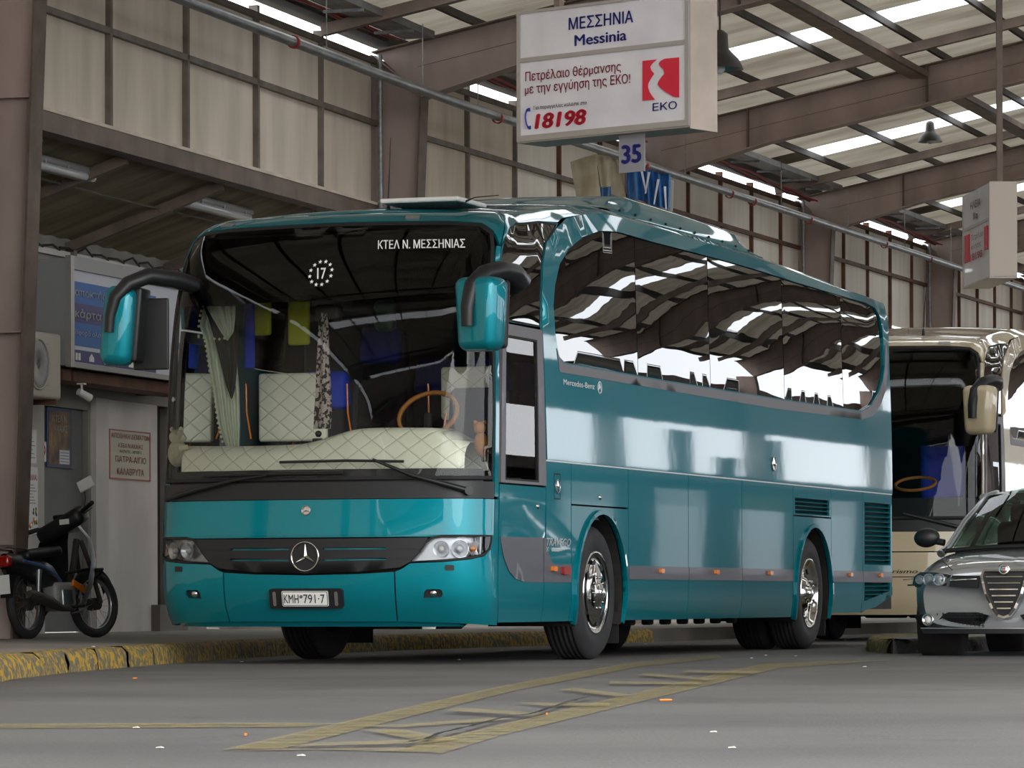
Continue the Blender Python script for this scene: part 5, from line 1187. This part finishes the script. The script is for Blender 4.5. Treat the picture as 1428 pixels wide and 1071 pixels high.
# ================================================================ BELL LAMPS
def bell(u, v, Z, lab, s=1.0):
    p = at_depth(u, v, Z); t = thing('high_bay_lamp', lab, 'lamp', p, 'bell-shaped hall lamps')
    MB().lathe([(.30 * s, 0), (.29 * s, .03 * s), (.24 * s, .13 * s), (.15 * s, .22 * s), (.11 * s, .27 * s), (.10 * s, .45 * s), (.05 * s, .5 * s), (0, .5 * s)], (0, 0, 0), (0, 0, 1), 32).build('shade', M['darksteel'], t)
    MB().lathe([(.295 * s, .002), (.235 * s, .12 * s), (.14 * s, .21 * s), (0, .22 * s)], (0, 0, 0), (0, 0, 1), 32).build('reflector', M['silver'], t)
    MB().ball((0, 0, .04 * s), .07 * s, .07 * s, .1 * s).build('bulb', M['diff'], t)
    q = ab(p); top = zr(q.x) + .1 + rise(q.y) if 0 < q.x < 26 else 8; MB().tube([(0, 0, .5 * s), (0, 0, top - p.z)], .012, 6).build('rod', M['darksteel'], t)
    return t
bell(1004, 97, 37, 'grey bell lamp partly behind the right end of the big sign board', .72); bell(1297, 198, 60, 'small dark bell lamp with a clear bulb hanging at upper right', .62)
# ================================================================ TORN BANNERS ON THE PIPE
def banner(nm, lab, cols, amp, nw, depth=1.0):
    t = thing(nm, lab, 'banner', at_depth(cols[0][0], cols[0][2], 37.0))
    return t
def strip(par, nm, m, top, bot, Z, amp, nw, nu=20, nv=6):
    vs = []
    for j in range(nv):
        g = j / (nv - 1)
        for k in range(nu):
            f = k / (nu - 1); i = f * (len(top) - 1); a = int(min(i, len(top) - 2)); q = i - a
            tu, tv = top[a][0] * (1 - q) + top[a + 1][0] * q, top[a][1] * (1 - q) + top[a + 1][1] * q; bu, bv = bot[a][0] * (1 - q) + bot[a + 1][0] * q, bot[a][1] * (1 - q) + bot[a + 1][1] * q
            vs.append(at_depth(tu + (bu - tu) * g, tv + (bv - tv) * g, Z + amp * math.sin(f * nw + g)) - par.location)
    return MB().grid(vs, nu, nv).build(nm, m, par)
Zp = (HO + HN * 1.0 + HD * 6.5 - CAM).dot(FW)
M['tarp'] = mat('cream_tarpaulin', (206, 196, 172), .6, col2=(186, 174, 150), scale=5); M['tarpblue'] = mat('blue_print_film', (44, 104, 164), .25, coat=.6, col2=(60, 120, 180), scale=6); M['tan'] = mat('tan_print_film', (196, 170, 130), .3, coat=.5)
t1 = thing('torn_banner', 'torn cream banner with a blue print hanging from the pipe, left of the plaque', 'banner', at_depth(830, 300, Zp))
strip(t1, 'cream_sheet', M['tarp'], [(795, 226), (815, 219), (831, 215)], [(808, 300), (820, 300), (841, 300)], Zp, .08, 5); strip(t1, 'cream_sheet', M['tarp'], [(831, 215), (850, 217)], [(838, 262), (852, 260)], Zp - .02, .03, 6)
strip(t1, 'blue_sheet', M['tarpblue'], [(837, 261), (852, 260)], [(839, 300), (851, 300)], Zp - .02, .03, 6); strip(t1, 'cream_sheet', M['tarp'], [(852, 216), (858, 218)], [(852, 272), (876, 285)], Zp, .05, 3)
strip(t1, 'grey_sheet', M['plasterdark'], [(852, 270), (862, 274), (875, 286)], [(852, 300), (864, 300), (876, 300)], Zp + .03, .02, 3)
t2 = thing('torn_banner', 'crumpled clear film with blue and tan print hanging from the pipe, right of the plaque', 'banner', at_depth(905, 300, Zp + 2))
strip(t2, 'blue_film', M['tarpblue'], [(873, 233), (890, 228), (905, 232), (920, 239), (935, 243)], [(876, 277), (895, 280), (910, 287), (926, 290), (934, 293)], Zp + 2, .09, 24, 44); strip(t2, 'tan_film', M['tan'], [(876, 277), (895, 280), (910, 287), (926, 290), (934, 293)], [(877, 306), (895, 306), (910, 306), (926, 306), (934, 306)], Zp + 2, .09, 24, 44)
strip(t2, 'edge_strip', M['lampgrey'], [(935, 250), (940, 251)], [(934, 306), (938, 306)], Zp + 2.02, .0, 1, 3)
for a, b in (((894, 236), (901, 268)), ((905, 240), (900, 270)), ((918, 250), (912, 285)), ((927, 260), (929, 292))): strip(t2, 'clear_fold', M['adwhite'], [(a[0] - 1.5, a[1]), (a[0] + 2, a[1])], [(b[0] - 1, b[1]), (b[0] + 1, b[1])], Zp + 1.86, .0, 1, 3)
# ================================================================ CAR
car = thing('car', 'silver-green saloon car with a triangular chrome grille, cut off at the right', 'car', Matrix.Translation((4.03, 4.65, 0)) @ Matrix.Scale(.965, 4))
SEC = [ # y, half-width, z bottom, z crease, z top(edge of bonnet), z centre
 (.02, .70, .24, .52, .62, .66), (.12, .80, .20, .56, .66, .71), (.35, .845, .19, .58, .72, .79), (.85, .87, .20, .60, .80, .86), (1.35, .875, .20, .62, .86, .93), (2.0, .875, .19, .62, .90, .95), (3.0, .875, .20, .64, .92, .96), (3.7, .87, .22, .66, .93, .98), (4.15, .82, .26, .66, .93, .99), (4.4, .7, .34, .62, .86, .9)]
vs = []
for y, hw, z0, z1, z2, zc in SEC:
    half = [(0, z0), (hw * .6, z0), (hw * .93, z0 + .03), (hw * .985, z0 + .16), (hw, z1), (hw * .985, (z1 + z2) / 2), (hw * .93, z2 - .01), (hw * .84, z2 + .015), (hw * .5, zc - .005), (0, zc)]
    full = [(-x, z) for x, z in half[::-1]][:-1] + half
    full = [(x, z) for x, z in full]
    vs += [(x, y + (.10 * (abs(x) / .87) ** 2.2 if y < .5 else 0), z) for x, z in full]
k = 19; cm_ = MB(); cm_.grid(vs, k, len(SEC)); cm_.add(vs[:k], [tuple(range(k))[::-1]], True); cm_.add(vs[-k:], [tuple(range(k))], True)
body = cm_.build('body', M['carpaint'], car); ss = body.modifiers.new('s', 'SUBSURF'); ss.levels = ss.render_levels = 2
# wheel wells cut
for yy in (.85, 3.45):
    for sg in (1, -1):
        c_ = MB().lathe([(0, -.3), (.335, -.3), (.335, .1), (0, .1)], (sg * .87, yy, .31), (sg, 0, 0), 32)
        co = c_.build('wheel_well', M['under'], car); bm_ = body.modifiers.new('b', 'BOOLEAN'); bm_.operation = 'DIFFERENCE'; bm_.object = co; bm_.solver = 'FAST'
        co['cutter'] = 1
dg = bpy.context.evaluated_depsgraph_get(); nm = bpy.data.meshes.new_from_object(body.evaluated_get(dg)); body.modifiers.clear(); body.data = nm
for o in [o for o in car.children if 'cutter' in o]: bpy.data.objects.remove(o)
for p in body.data.polygons: p.use_smooth = True
for yy in (.85, 3.45):
    for sg in (1, -1):
        MB().lathe([(.335, .0), (.335, -.3), (0, -.3)], (sg * .86, yy, .31), (sg, 0, 0), 28).build('wheel_well', M['under'], car)
        wv = MB().lathe([(.2, -.01), (.22, 0), (.28, .005), (.31, -.02), (.315, -.03), (.315, -.09), (.309, -.093), (.315, -.097), (.315, -.18), (.29, -.205), (.2, -.2)], (sg * .855, yy, .315), (sg, 0, 0), 40).build('wheel', M['tyre'], car)
        MB().lathe([(0, .0), (.04, .0), (.06, -.03), (.19, -.03), (.21, .0)], (sg * .85, yy, .315), (sg, 0, 0), 28).build('rim', M['silver'], wv)
        for q in range(5):
            a = 2 * math.pi * q / 5; c0 = V((sg * .86, yy, .315)); MB().beam(c0, c0 + V((-sg * .01, math.cos(a) * .19, math.sin(a) * .19)), .05, .02, (sg, 0, 0)).build('spoke', M['silver'], wv)
# greenhouse
def cabin(yb, w0, zb_, yt, w1, zt): return [(-w0, yb, zb_), (w0, yb, zb_), (w1, yt, zt), (-w1, yt, zt)]
bs, ts = (1.28, .80, .90), (2.02, .60, 1.385)
def quad(nm, p, m, bow=0, n=10):
    a, b, c, d = [V(q) for q in p]; vs = []
    nn = (b - a).cross(d - a).normalized()
    for j in range(n):
        g = j / (n - 1)
        for i in range(n): f = i / (n - 1); vs.append(a.lerp(b, f).lerp(d.lerp(c, f), g) + nn * bow * math.sin(math.pi * f) + nn * .012 * math.sin(math.pi * g))
    return MB().grid(vs, n, n).build(nm, m, car)
quad('windscreen', [(-.74, 1.30, .89), (.74, 1.30, .89), (.56, 2.0, 1.375), (-.56, 2.0, 1.375)], M['carglass'], .10)
for sg in (1, -1):
    pl_ = [(sg * .815, 1.2, .86), (sg * .77, 1.32, .92), (sg * .70, 1.62, 1.14), (sg * .585, 2.0, 1.375), (sg * .56, 2.3, 1.405)]
    MB().tube(pl_, [.035, .03, .026, .026, .03], 8).build('a_pillar', M['carpaint'], car)
    quad('side_window', [(sg * .835, 1.5, .92), (sg * .845, 3.6, .95), (sg * .60, 3.2, 1.36), (sg * .62, 2.05, 1.36)][::1 if sg > 0 else 1], M['carglass'], .02 * sg)
    MB().tube([(sg * .62, 2.0, 1.36), (sg * .61, 2.7, 1.39), (sg * .60, 3.3, 1.36), (sg * .75, 3.8, 1.0)], .035, 8).build('roof_rail', M['carpaint'], car)
    MB().beam((sg * .84, 2.5, .93), (sg * .61, 2.55, 1.38), .08, .02, (1, 0, 0)).build('door_pillar', M['ink'], car)
    o = MB().ball((sg * .985, 1.42, 1.005), .115, .07, .085, rot=Matrix.Rotation(sg * .1, 3, 'Y')).build('wing_mirror', M['black'], car); MB().tube([(sg * .83, 1.42, .96), (sg * .93, 1.43, .98)], .03, 8).build('mirror_foot', M['black'], o)
vs = []
for j, (y, z) in enumerate(((1.98, 1.375), (2.2, 1.405), (2.6, 1.42), (3.0, 1.41), (3.35, 1.36))):
    for i in range(9): f = i / 8 * 2 - 1; vs.append((f * .60, y - .06 * (1 - f * f) * (1 if j == 0 else 0), z + .03 * (1 - f * f)))
MB().grid(vs, 9, 5).build('roof', M['carpaint'], car)
quad('rear_window', [(.7, 4.0, .97), (-.7, 4.0, .97), (-.58, 3.35, 1.36), (.58, 3.35, 1.36)], M['carglass'], .05)
MB().box(-.72, .72, 1.35, 1.75, .80, .89).build('dashboard', M['ink'], car); MB().box(-.8, .8, 1.4, 3.9, .45, .5).build('cabin_floor', M['ink'], car)
for x in (-.36, .36): MB().rbox((x, 2.5, .85), .48, .16, .62, .07).build('seat', M['seatdark'], car); MB().rbox((x, 2.52, 1.22), .26, .1, .18, .05).build('headrest', M['lining'], car)
MB().rbox((-.0, 1.78, 1.27), .2, .04, .07, .02).build('rear_view_mirror', M['ink'], car)
MB().tube([(-.6, 1.27, .905), (-.1, 1.24, .93), (.1, 1.22, .93)], .012, 6).build('wiper', M['black'], car); MB().tube([(0, 1.26, .9), (.5, 1.27, .93), (.62, 1.28, .93)], .012, 6).build('wiper', M['black'], car)
MB().tube([(-.80, 1.22, .885), (-.4, 1.16, .915), (0, 1.13, .925), (.4, 1.16, .915), (.80, 1.22, .885)], .022, 6).build('cowl', M['black'], car)
# front end details; yf = front skin position at half width x
def yf(x, z): return .035 + .16 * (abs(x) / .8) ** 2.2 + .12 * max(0, (z - .58)) * 1.5 + (.04 if z < .3 else 0)
CF = lambda x, z: (V((x, yf(x, z) - .03, z)), V((math.sin(-.3 * 0) + .25 * x, -1, .1)).normalized())
cp = lambda nm, poly, m, **kk: patch(nm, poly, CF, m, car, **kk)
GT = [(-.165, .70), (.165, .70), (.175, .66), (.14, .52), (.085, .40), (.04, .345), (0, .33), (-.04, .345), (-.085, .40), (-.14, .52), (-.175, .66)]
cp('grille_back', GT, M['ink'], off=.01, th=.03, res=.1)
cp('grille_frame', ring_scale(GT, .02), M['chrome'], holes=[GT], off=.035, th=.05, res=.06)
for k in range(6):
    z = .655 - k * .052; hw = .155 * ((z - .30) / .36) ** .75; cp('grille_bar', [(-hw, z - .005), (hw, z - .005), (hw, z + .006), (-hw, z + .006)], M['chrome'], off=.025, th=.02, res=.2)
p, n = CF(0, .715); MB().lathe([(0, .05), (.03, .05), (.037, .045), (.047, .05), (.05, .02)], p, n, 24).build('badge', M['chrome'], car)
MB().beam(p + n * .052 + V((-.022, 0, .0)), p + n * .052 + V((0, 0, 0)), .02, .004, (0, 0, 1)).build('badge_field', M['blue'], car); MB().box(-.004 + p.x + .01, p.x + .014, p.y - .056, p.y - .05, p.z - .018, p.z + .018).build('badge_cross', M['red'], car)
for sg in (1, -1):
    f = (lambda q: q) if sg > 0 else mirror
    HL = [(.50, .585), (.78, .575), (.81, .60), (.80, .66), (.74, .70), (.60, .695), (.47, .675)]
    cp('headlamp_housing', f(HL), M['ink'], off=.005, th=.03, res=.1)
    for x, r in ((.735, .036), (.655, .05), (.56, .05)):
        p, n = CF(sg * x, .633); MB().lathe([(0, .008), (r * .5, .012), (r * .9, .03), (r, .032), (r * 1.05, .01)], p, n, 24).build('headlamp', M['reflector'], car); MB().ball(p + n * .012, r * .75, r * .4, r * .75, 14, 8).build('headlamp_lens', M['diff'], car)
    cp('headlamp_glass', f(HL), M['lens'], off=.045, th=0, res=.08)
    cp('side_intake', f([(.22, .565), (.47, .58), (.45, .67), (.21, .665)]), M['ink'], off=.012, th=.02, res=.1); cp('side_intake_bar', f([(.23, .635), (.46, .625), (.46, .632), (.23, .643)]), M['chrome'], off=.02, th=.01, res=.2)
    cp('lower_intake', f([(.20, .235), (.52, .235), (.60, .26), (.53, .34), (.48, .365), (.22, .365), (.13, .34)]), M['ink'], off=.012, th=.02, res=.1)
    for k in range(5): z = .25 + k * .024; cp('mesh_bar', f([(.17, z), (.53, z), (.53, z + .006), (.17, z + .006)]), M['black'], off=.022, th=.012, res=.3)
    for k in range(11): x = .18 + k * .034; cp('mesh_bar', f([(x, .24), (x + .006, .24), (x + .006, .36), (x, .36)]), M['black'], off=.022, th=.012, res=.3)
    cp('fog_recess', f([(.60, .25), (.74, .255), (.80, .345), (.57, .355)]), M['ink'], off=.012, th=.02, res=.1)
    p, n = CF(sg * .655, .302); MB().lathe([(0, .02), (.03, .03), (.042, .04), (.05, .042), (.055, .02)], p, n, 24).build('fog_lamp', M['chrome'], car); MB().ball(p + n * .025, .032, .018, .032, 14, 8).build('fog_lens', M['diff'], car)
cp('spoiler', [(-.72, .19), (.72, .19), (.74, .225), (-.74, .225)], M['black'], off=.012, th=.05, res=.15); cp('lip', [(-.74, .228), (.74, .228), (.74, .238), (-.74, .238)], M['silver'], off=.014, th=.03, res=.15)
# bonnet seam
for sg in (1, -1): MB().tube([(sg * .46, .11, .715), (sg * .60, .4, .79), (sg * .70, .85, .875), (sg * .77, 1.25, .925)], .004, 5).build('bonnet_seam', M['ink'], car)
# ================================================================ MOTORBIKE
ra, fa = at_plane(41, 889, V((0, 0, .14)), UP), None
ra = CAM + ray(40, 889) * 34.4; ra.z = .14
hd = YAW + math.radians(22); L_ = 1.23
MM = Matrix.Translation(ra) @ Matrix.Rotation(-hd, 4, 'Z') @ Matrix.Rotation(math.radians(-5), 4, 'Y')
bike = thing('motorbike', 'black step-through motorbike leaning on its stand beside the column', 'motorbike', MM)
# local: +y forward, x right, z up; rear wheel at y=0, front at y=L_
def spoked(y, nm, steer=0):
    c = V((0, y, .295)); r = Matrix.Rotation(steer, 3, 'Z'); ax = r @ V((1, 0, 0))
    t = MB().lathe([(.225, -.02), (.25, -.04), (.28, -.036), (.295, -.015), (.298, 0), (.295, .015), (.28, .036), (.25, .04), (.225, .02)], c, ax, 40, closed=True).build(nm, M['tyre'], bike)
    MB().lathe([(.21, -.018), (.228, -.02), (.228, .02), (.21, .018)], c, ax, 36, closed=True).build('rim', M['silver'], t)
    MB().tube([c - ax * .05, c + ax * .05], .055, 16).build('hub', M['darksteel'], t)
    for q in range(18):
        a = 2 * math.pi * q / 18; d = r @ V((0, math.cos(a), math.sin(a))); d2 = r @ V((0, math.cos(a + .25), math.sin(a + .25))); MB().tube([c + d * .05 + ax * (.03 if q % 2 else -.03), c + d2 * .215], .0025, 4).build('spoke', M['silver'], t)
spoked(0, 'wheel'); spoked(L_, 'wheel', -.25)
def bt(nm, pts, r, m, n=10, **k): return MB().tube(pts, r, n, **k).build(nm, m, bike)
bt('front_fork', [(.07, L_, .3), (.06, L_ - .12, .62), (.03, L_ - .2, .85)], .022, M['darksteel']); bt('front_fork', [(-.07, L_, .3), (-.06, L_ - .12, .62), (-.03, L_ - .2, .85)], .022, M['darksteel'])
vs = []
for j in range(13):
    a = math.radians(20 + 120 * j / 12)
    for i in range(7): x = -.06 + .02 * i; vs.append((x, L_ + .325 * math.cos(a), .295 + .325 * math.sin(a) - .02 * (abs(i - 3) / 3) ** 2))
MB().grid(vs, 7, 13).build('front_mudguard', M['black'], bike)
bt('frame_tube', [(0, L_ - .22, .86), (0, L_ - .34, .6), (0, L_ - .5, .38), (0, .4, .34), (0, .1, .36), (0, 0, .3)], [.03, .03, .028, .028, .025, .02], M['darksteel'])
# leg shields, body
for sx in (1, -1):
    vs = [];
    for j, (z, y0, y1, x) in enumerate(((1.0, .98, .80, .10), (.85, 1.04, .76, .24), (.65, 1.06, .70, .29), (.45, 1.0, .64, .27), (.28, .90, .62, .20))):
        for i in range(5): f = i / 4; vs.append((sx * (x * (.45 + .55 * math.sin(f * math.pi * .5))), y0 + (y1 - y0) * f, z))
    MB().grid(vs, 5, 5).build('leg_shield', M['black'], bike)
MB().rbox((-.01, .79, .99), .48, .22, .15, .06, Matrix.Rotation(-.38, 3, 'Y') @ Matrix.Rotation(.3, 3, 'X')).build('headlamp_cowl', M['black'], bike)
MB().rbox((0, .93, .99), .15, .08, .13, .03).build('headlamp', M['diff'], bike)
MB().rbox((0, .80, 1.06), .16, .12, .04, .015).build('instrument_cluster', M['black'], bike)
MB().box(.03, .12, .66, .672, .985, 1.03).build('sticker', M['white'], bike)
bt('handlebar', [(-.36, .62, .93), (-.2, .72, .97), (0, .80, 1.02), (.2, .76, 1.09), (.34, .68, 1.13)], .013, M['darksteel'])
for sx in (1, -1):
    bt('grip', [(sx * .22, .74, 1.03 + sx * .06), (sx * .38, .63, 1.035 + sx * .11)], .02, M['ink']); bt('lever', [(sx * .2, .80, 1.01 + sx * .06), (sx * .34, .71, 1.01 + sx * .1)], .007, M['silver'])
o = bt('mirror_stalk', [(.2, .79, 1.05), (.23, .80, 1.2), (.24, .77, 1.27)], .006, M['rust']); MB().rbox((.26, .765, 1.32), .15, .03, .1, .012, Matrix.Rotation(-.35, 3, 'Y')).build('mirror', M['white'], bike)
MB().rbox((0, .22, .73), .24, .62, .09, .04, Matrix.Rotation(.08, 3, 'X')).build('seat', M['ink'], bike)
vs = []
for y, w0, z0, z1 in ((-.32, .05, .60, .72), (-.2, .10, .56, .72), (0, .12, .50, .70), (.2, .12, .46, .68), (.42, .10, .44, .62), (.55, .06, .44, .55)):
    vs += [(-w0 * .6, y, z1), (-w0, y, (z0 + z1) / 2), (-w0 * .8, y, z0), (0, y, z0 - .01), (w0 * .8, y, z0), (w0, y, (z0 + z1) / 2), (w0 * .6, y, z1), (0, y, z1 + .01)]
fs_b = [(j * 8 + i, j * 8 + (i + 1) % 8, (j + 1) * 8 + (i + 1) % 8, (j + 1) * 8 + i) for j in range(5) for i in range(8)]
MB().add(vs, fs_b, True).build('side_fairing', M['black'], bike)
for sx in (1, -1): bt('blue_stripe', [(sx * .125, -.2, .66), (sx * .125, .1, .62), (sx * .122, .35, .55), (sx * .09, .5, .49)], .008, M['adblue'], 6)
MB().rbox((0, -.34, .66), .16, .08, .1, .03).build('tail_lamp', M['redlens'], bike)
MB().box(-.09, .09, -.42, -.415, .38, .54).build('number_plate', M['white'], bike)
vs = []
for j in range(11):
    a = math.radians(60 + 110 * j / 10)
    for i in range(5): vs.append((-.06 + .03 * i, .33 * math.cos(a), .295 + .33 * math.sin(a)))
MB().grid(vs, 5, 11).build('rear_mudguard', M['black'], bike)
MB().rbox((0, .52, .36), .26, .36, .24, .05).build('engine', M['lampgrey'], bike); bt('cylinder_head', [(0, .66, .38), (0, .82, .42)], .07, M['lampgrey']); MB().rbox((.13, .5, .34), .04, .18, .16, .02).build('engine_cover', M['silver'], bike)
MB().rbox((.135, .72, .44), .03, .22, .06, .012, Matrix.Rotation(-.3, 3, 'X')).build('orange_trim', M['orange'], bike)
bt('exhaust', [(.1, .75, .32), (.13, .6, .24), (.15, .35, .25), (.155, .15, .3), (.155, -.15, .36), (.155, -.22, .37)], [.02, .02, .03, .05, .05, .03], M['darksteel'], 14)
for sx in (1, -1): bt('shock_absorber', [(sx * .12, .0, .32), (sx * .12, .06, .58)], [.02, .028], M['silver'])
bt('crash_bar', [(.12, .5, .55), (.22, .75, .58), (.26, .95, .58), (.2, 1.02, .54), (.1, .95, .46)], .014, M['ink']); bt('foot_peg', [(.1, .55, .26), (.27, .55, .26)], .014, M['ink']); bt('gear_pedal', [(.14, .72, .22), (.16, .5, .2)], .01, M['darksteel'])
bt('side_stand', [(-.06, .5, .25), (-.24, .42, .015)], .011, M['darksteel']); bt('rear_rack', [(-.07, -.05, .76), (-.07, -.34, .77), (.07, -.34, .77), (.07, -.05, .76)], .008, M['darksteel']); bt('swing_arm', [(.08, .35, .33), (.09, 0, .295)], .02, M['darksteel'])
# ================================================================ UNSEEN FAR SIDE (added to shape the reflections in the coach)
bl = thing('added_building', 'long brown block added outside the view to darken reflections in the coach', 'building', HM @ Matrix.Translation((23.2, 8, 0)))  # invented block out of view, darkens what the coach side mirrors
M['block_brown'] = mat('added_block_brown', (72, 62, 54), .8, col2=(50, 44, 40), scale=1.5)
MB().box(0, 1.6, 0, 74, 0, 3.1).build('wall', M['block_brown'], bl); MB().box(-.5, 1.8, -.4, 74.4, 3.1, 3.35).build('roof', M['steel'], bl)
for k in range(13): MB().box(-.06, .0, 1.5 + k * 5.6, 4.6 + k * 5.6, .9, 2.5).build('window', M['darkglass'], bl); MB().box(-.09, -.06, 1.5 + k * 5.6, 4.6 + k * 5.6, 2.5, 2.9).build('fascia_board', M['signwhite'] if k % 3 else M['yellow'], bl)

sc_ = in_hall('added_wall_right', 'unseen band and closed bays added to break up reflections in the coach', 26.0, 0)
MB().box(0, .1, -10.4, BMAX, 5.1, 6.6).build('reflection_band', M['steel'], sc_)  # added out of view, puts a dark stripe in the side reflections
for k in range(-1, 8):
    b0 = k * BAY
    for (q0, q1, zt) in ((.3, 3.1, 4.9),) if k % 2 else ((5.2, 6.6, 4.9), (8.5, 10.0, 4.2)):
        MB().box(0, .08, b0 + q0, b0 + q1, 0, zt).build('reflection_sheet', M['block_brown'], sc_)  # unseen sheets added to interrupt the bright gap mirrored in the coach
